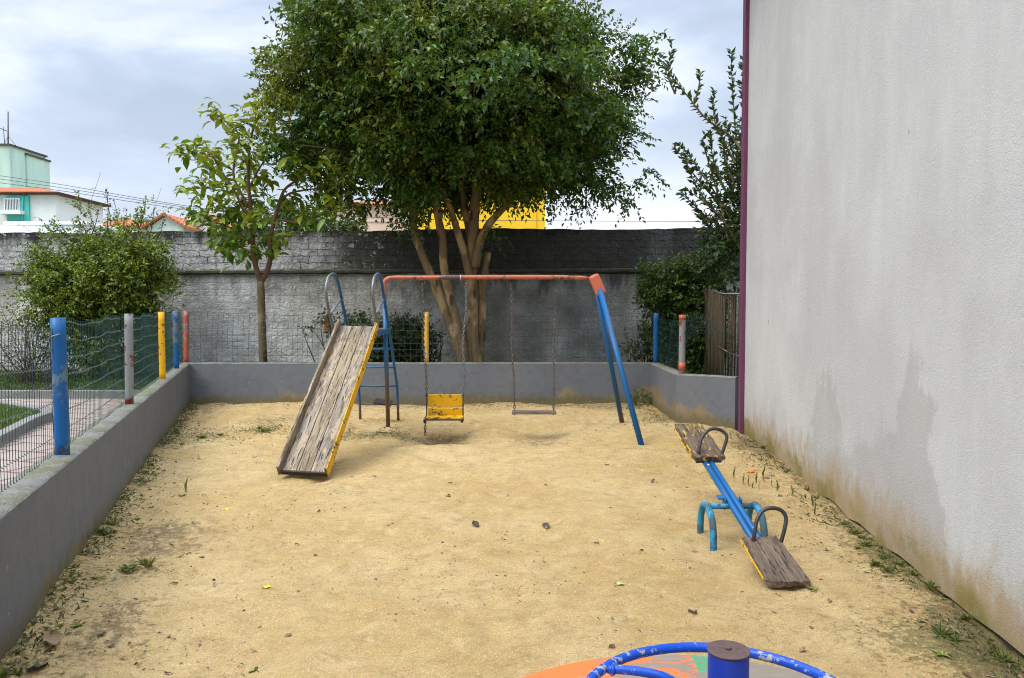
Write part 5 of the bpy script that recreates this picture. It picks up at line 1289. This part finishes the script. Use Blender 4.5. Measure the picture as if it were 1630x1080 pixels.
# ------------------------------------------------------------------ litter and weeds on the sand
def hz1(x, y): return float(sand_h(np.array([x]), np.array([y]))[0])
DEAD = [((.10, .06, .04), (.17, .11, .07)), ((.055, .04, .035), (.10, .07, .05)), ((.22, .15, .08), (.28, .2, .11))]
def dead_leaf_mesh(k, s_=1.0, colr=None):
    rs = np.random.default_rng(100+k); n = 6
    L_ = s_; vs = []; fs = []
    for i in range(n+1):
        t_ = i/n; w_ = math.sin(math.pi*min(1, t_*1.03))**.8*.26*L_; bend = .22*L_*math.sin(t_*2.6+k)*rs.uniform(.6, 1.2)
        for j in (-1, 0, 1): vs.append(((t_-.5)*L_, j*w_, .03*L_+abs(j)*rs.uniform(.05, .22)*L_+bend*.4))
    for i in range(n):
        for j in range(2): q = i*3+j; fs.append((q, q+3, q+4, q+1))
    me = bpy.data.meshes.new('dead_leaf'); me.from_pydata(vs, [], fs); me.update()
    at = me.color_attributes.new('leafcol', 'FLOAT_COLOR', 'POINT'); c = colr or DEAD[k % 3][k % 2]
    at.data.foreach_set('color', np.array([(*c, 1)]*len(vs), dtype=np.float32).ravel()); me.materials.append(M['leaf_dead']); return me
protos = [dead_leaf_mesh(k) for k in range(7)]
def put_leaf(x, y, s_, me, label, group=None, name='dead_leaf', rz=None, cat='leaf'):
    o = bpy.data.objects.new(name, me); col.objects.link(o); o.location = (x, y, hz1(x, y)+.002); o.scale = (s_, s_, s_)
    o.rotation_euler = (random.uniform(-.3, .3), random.uniform(-.3, .3), random.uniform(0, 6.28) if rz is None else rz); return tag(o, label, cat, group)
special = [(757, 832, .085, (.05, .04, .03), 'curled dark leaf lying alone in the middle of the sand'), (1102, 970, .075, (.20, .14, .10), 'crumpled brown leaf between the seesaw and roundabout'), (424, 938, .045, (.75, .60, .02), 'bright yellow leaf on the left part of the sand'),
           (362, 809, .05, (.70, .55, .03), 'small yellow leaf left of the slide foot'), (1195, 753, .07, (.75, .22, .02), 'orange leaf beyond the seesaw beam'), (1278, 1022, .05, (.25, .17, .09), 'tan leaf standing on edge behind the roundabout'),
           (80, 1026, .12, (.22, .15, .08), 'long tan leaf by the foot of the near left wall'), (60, 1068, .10, (.06, .045, .04), 'dark leaf in the near left corner of the sand'), (404, 1066, .045, (.06, .11, .02), 'fresh green leaf near the bottom edge of the view'),
           (268, 1066, .035, (.10, .06, .04), 'reddish leaf on the sand at the lower left'), (870, 833, .09, (.08, .06, .045), 'thin dark twiggy leaf right of the curled dark leaf'), (1040, 765, .06, (.12, .08, .05), 'brown leaf left of the seesaw beam'), (985, 936, .05, (.45, .42, .2), 'pale straw coloured leaf in the open sand'),
           (420, 685, .0, (.1, .1, .1), '')]
for k, (px, py, s_, c_, lb) in enumerate(special):
    if s_ == 0: continue
    q = G(px, py); put_leaf(q.x, q.y, s_*1.25, dead_leaf_mesh(20+k, 1.0, c_), lb)
rs = np.random.default_rng(77); cnt = 0
zones = [('dead leaves scattered over the open sand', 'small dry brown leaf lying on the open sand', lambda x, y: (x-WX(y) > .7) & (BX(y)-x > .7), 100),
         ('dead leaves along the foot of the stucco building', 'small dry leaf in the dirt along the foot of the stucco building', lambda x, y: (BX(y)-x > .03) & (BX(y)-x < .45), 60),
         ('dead leaves along the left low wall', 'small dry leaf in the dirt along the left low wall', lambda x, y: (x-WX(y) > .05) & (x-WX(y) < .7), 60)]
for grp, lb, fn, n_ in zones:
    got = 0
    while got < n_:
        y = 2.6+10.2*rs.random()**1.35; x = rs.uniform(-5.5, 3.1)
        if not fn(np.array([x]), np.array([y]))[0] or x < WX(y) or x > BX(y) or (y > 10.5 and x > 2.2) or (x-CX)**2+(y-CY)**2 < 1.1: continue
        put_leaf(x, y, rs.uniform(.018, .052), protos[rs.integers(7)], lb, grp); got += 1
# crumbs: uncountable
n_ = 46000; y = 2.3+10.6*rs.random(n_)**1.2; x = rs.uniform(-5.6, 3.2, n_); dens = vn(x, y, 1.1, 31)*.55+vn(x, y, 4, 32)*.5+.6*np.exp(-np.abs(BX(y)-x)/.5)+.55*np.exp(-np.abs(x-WX(y))/.5)
k = (rs.random(n_) < (dens-.36)*1.1) & (x > WX(y)+.03) & (x < BX(y)-.02) & ~((y > 10.6) & (x > 2.25)) & ((x-CX)**2+(y-CY)**2 > 1.1); x, y = x[k], y[k]; N = len(x)
pos = np.stack([x, y, sand_h(x, y)+.003], 1); L1 = rs.uniform(.004, .016, N)*rs.choice([1, 1, 1.8], N)
ld = norm(np.stack([rs.normal(size=N), rs.normal(size=N), rs.uniform(-.1, .3, N)], 1))
cc = np.array([DEAD[i_][j_] for i_, j_ in zip(rs.integers(0, 3, N), rs.integers(0, 2, N))])*rs.uniform(.6, 1.2, (N, 1))
tag(leaf_mesh('leaf_crumbs', pos, ld, norm(rs.normal(size=(N, 3))*.4+[0, 0, 1]), L1, L1*rs.uniform(.2, .8, N), cc, M['leaf_dead'], curl=.1), 'fine brown leaf crumbs and bits of bark scattered over the sand', 'debris', kind='stuff')
# small pebbles
n_ = 5000; y = 2.3+10.4*rs.random(n_)**1.3; x = rs.uniform(-5.5, 3.1, n_); k = (x > WX(y)+.05) & (x < BX(y)-.05) & ~((y > 10.6) & (x > 2.25)) & ((x-CX)**2+(y-CY)**2 > 1.1); x, y = x[k], y[k]; N = len(x)
ov = np.array([(1, 0, 0), (-1, 0, 0), (0, 1, 0), (0, -1, 0), (0, 0, 1), (0, 0, -1)], float); of = np.array([(0, 2, 4), (2, 1, 4), (1, 3, 4), (3, 0, 4)])
s_ = rs.uniform(.0015, .005, N); v = (np.stack([x, y, sand_h(x, y)+.001], 1)[:, None, :]+ov[None]*s_[:, None, None]*rs.uniform(.6, 1.3, (N, 6, 1))).reshape(-1, 3); f = (np.arange(N)[:, None, None]*6+of[None]).reshape(-1, 3)
me = bpy.data.meshes.new('grit'); me.from_pydata(v.tolist(), [], f.tolist()); me.update(); me.materials.append(flat('grit', (.40, .32, .22), .9, .6, 60)); o = bpy.data.objects.new('grit', me); col.objects.link(o); tag(o, 'coarse pale grit lying loose on the sand', 'grit', kind='stuff')

def weed_mesh(kind, seed):
    rs = np.random.default_rng(seed); PS, LD, NR, LL, WW = [], [], [], [], []
    if kind == 'tuft':
        k = 26; a = rs.uniform(0, 6.28, k); el = rs.uniform(.4, 1.3, k); PS = rs.normal(size=(k, 3))*[.012, .012, 0]; LD = np.stack([np.cos(a)*np.cos(el), np.sin(a)*np.cos(el), np.sin(el)], 1); LL = rs.uniform(.05, .12, k); WW = LL*.08
    elif kind == 'rosette':
        k = 22; a = rs.uniform(0, 6.28, k); el = rs.uniform(.05, .7, k); PS = rs.normal(size=(k, 3))*[.004, .004, 0]+[0, 0, .003]; LD = np.stack([np.cos(a)*np.cos(el), np.sin(a)*np.cos(el), np.sin(el)], 1); LL = rs.uniform(.02, .055, k); WW = LL*.4
    else:
        k = 22; t_ = np.linspace(0, 1, k); PS = np.stack([.01*np.sin(t_*4), 0*t_, t_*.16], 1); a = rs.uniform(0, 6.28, k); LD = np.stack([np.cos(a), np.sin(a), .5+0*a], 1); LL = rs.uniform(.012, .026, k); WW = LL*.45
        PS = np.concatenate([PS, [[0, 0, 0]]]); LD = np.concatenate([LD, [[.02, 0, 1]]]); LL = np.append(LL, .17); WW = np.append(WW, .004); k += 1
    N = len(PS); o = leaf_mesh('weed', PS, LD, norm(rs.normal(size=(N, 3))*.5+[0, 0, 1]) if kind != 'stem' else norm(rs.normal(size=(N, 3))), np.array(LL), np.array(WW), leaf_colors(N, rs, (.13, .17, .04), (.30, .33, .09), .8), M['leaf'], curl=.15)
    me = o.data; bpy.data.objects.remove(o); return me
wm = {k_: [weed_mesh(k_, s_) for s_ in (1, 2, 3)] for k_ in ('tuft', 'rosette', 'stem')}
def put_weed(x, y, kind, s_, label, group):
    nm = {'tuft': 'grass_tuft', 'rosette': 'weed', 'stem': 'seedling'}[kind]
    o = bpy.data.objects.new(nm, random.choice(wm[kind])); col.objects.link(o); o.location = (x, y, hz1(x, y)-.003); o.scale = (s_, s_, s_*random.uniform(.7, 1.0)); o.rotation_euler = (0, 0, random.uniform(0, 6.28))
    tag(o, label, 'weed', group)
for px, py in ((1352, 832), (1360, 845), (1345, 828), (1372, 852), (1380, 862), (1400, 868), (1405, 885), (1395, 900), (1412, 905), (1450, 895), (1440, 885), (1462, 905), (1420, 872), (1490, 925), (1500, 940), (1540, 975), (1365, 870), (1385, 848), (1285, 780), (1270, 770), (1300, 790), (1250, 752), (1215, 716), (1520, 1010), (1595, 1045), (1495, 1005)):
    q = G(px, py); q.x = min(q.x, BX(q.y)-.04); kd = random.choice(['tuft', 'rosette', 'tuft']); put_weed(q.x, q.y, kd, random.uniform(.45, .85), {'tuft': 'thin green grass tuft at the foot of the stucco building', 'rosette': 'flat leafy weed at the foot of the stucco building', 'stem': ''}[kd], 'weeds along the foot of the stucco building')
for k in range(40):
    y = rs.uniform(3.0, 12.6); x = WX(y)+abs(rs.normal()*.10)+.03; kd = random.choice(['tuft', 'rosette']); put_weed(x, y, kd, random.uniform(.35, .75), {'tuft': 'thin grass tuft along the left low wall', 'rosette': 'flat leafy weed along the left low wall'}[kd], 'weeds along the left low wall')
for px, py in ((1183, 770), (1191, 772), (1198, 775), (1204, 770), (1228, 775), (1238, 782), (1262, 790), (1293, 800), (1297, 815), (1168, 760), (1208, 778), (1215, 762)):
    q = G(px, py); put_weed(q.x, q.y, 'stem', random.uniform(.5, .95), 'thin upright seedling in the sand behind the seesaw beam', 'seedlings beyond the seesaw')
for px, py, kd, s_, lb in ((205, 912, 'rosette', 1.6, 'spreading green weed on the left sand, larger than its neighbours'), (296, 785, 'stem', 1.1, 'tall single seedling left of the slide'), (290, 790, 'rosette', 1.0, 'leafy weed at the foot of the tall seedling'), (125, 1000, 'rosette', 1.1, 'low green weed close to the near left wall'),
                           (420, 686, 'rosette', 2.6, 'round green weed patch left of the slide'), (1295, 935, 'rosette', .9, 'green weed at the grounded end of the seesaw'), (235, 908, 'tuft', .9, 'green tuft just right of the spreading weed'), (1498, 1003, 'tuft', .9, 'lone grass tuft in the lower right sand'), (320, 698, 'rosette', 1.8, 'low weed near the back left corner'), (350, 690, 'rosette', 1.4, 'thin weed beside the back left patch'), (1500, 1040, 'rosette', 1.2, 'faint weed in the lower right sand')):
    q = G(px, py); put_weed(q.x, q.y, kd, s_, lb, None)
# thin creeping growth that nobody could count
n_ = 5200; y = rs.uniform(2.8, 12.9, n_); side = rs.random(n_)
x = np.where(side < .6, WX(y)+np.abs(rs.normal(size=n_))*.10+.0, BX(y)-np.abs(rs.normal(size=n_))*.18-.03); m3 = (side > .6) & (y > 10.2)
x = np.where(m3, rs.uniform(-5, 2.2, n_), x); y = np.where(m3, 12.95-np.abs(rs.normal(size=n_))*.3, y)
for px, py, sx, sy, n2_ in ((600, 688, .55, .28, 900), (345, 690, .45, .5, 380), (425, 684, .15, .2, 260), (1040, 660, .35, .7, 600), (1400, 880, .14, .5, 500), (1550, 1040, .2, .3, 200)):
    q = G(px, py); x = np.append(x, q.x+rs.normal(size=n2_)*sx); y = np.append(y, q.y+rs.normal(size=n2_)*sy)
k = (x > WX(y)) & (x < BX(y)) & (y < 13) & ~((y > 10.7) & (x > 2.3)); k &= vn(x, y, 2.5, 55) > .38; x, y = x[k], y[k]; N = len(x)
pos = np.stack([x, y, sand_h(x, y)], 1); L1 = rs.uniform(.015, .05, N)
tag(leaf_mesh('creeping_weeds', pos, norm(rs.normal(size=(N, 3))*[1, 1, .3]+[0, 0, .5]), norm(rs.normal(size=(N, 3))*.6+[0, 0, 1]), L1, L1*.22, leaf_colors(N, rs, (.07, .085, .03), (.20, .19, .08), .6), M['leaf']), 'thin creeping weeds along the walls and under the slide ladder', 'weeds', kind='stuff')
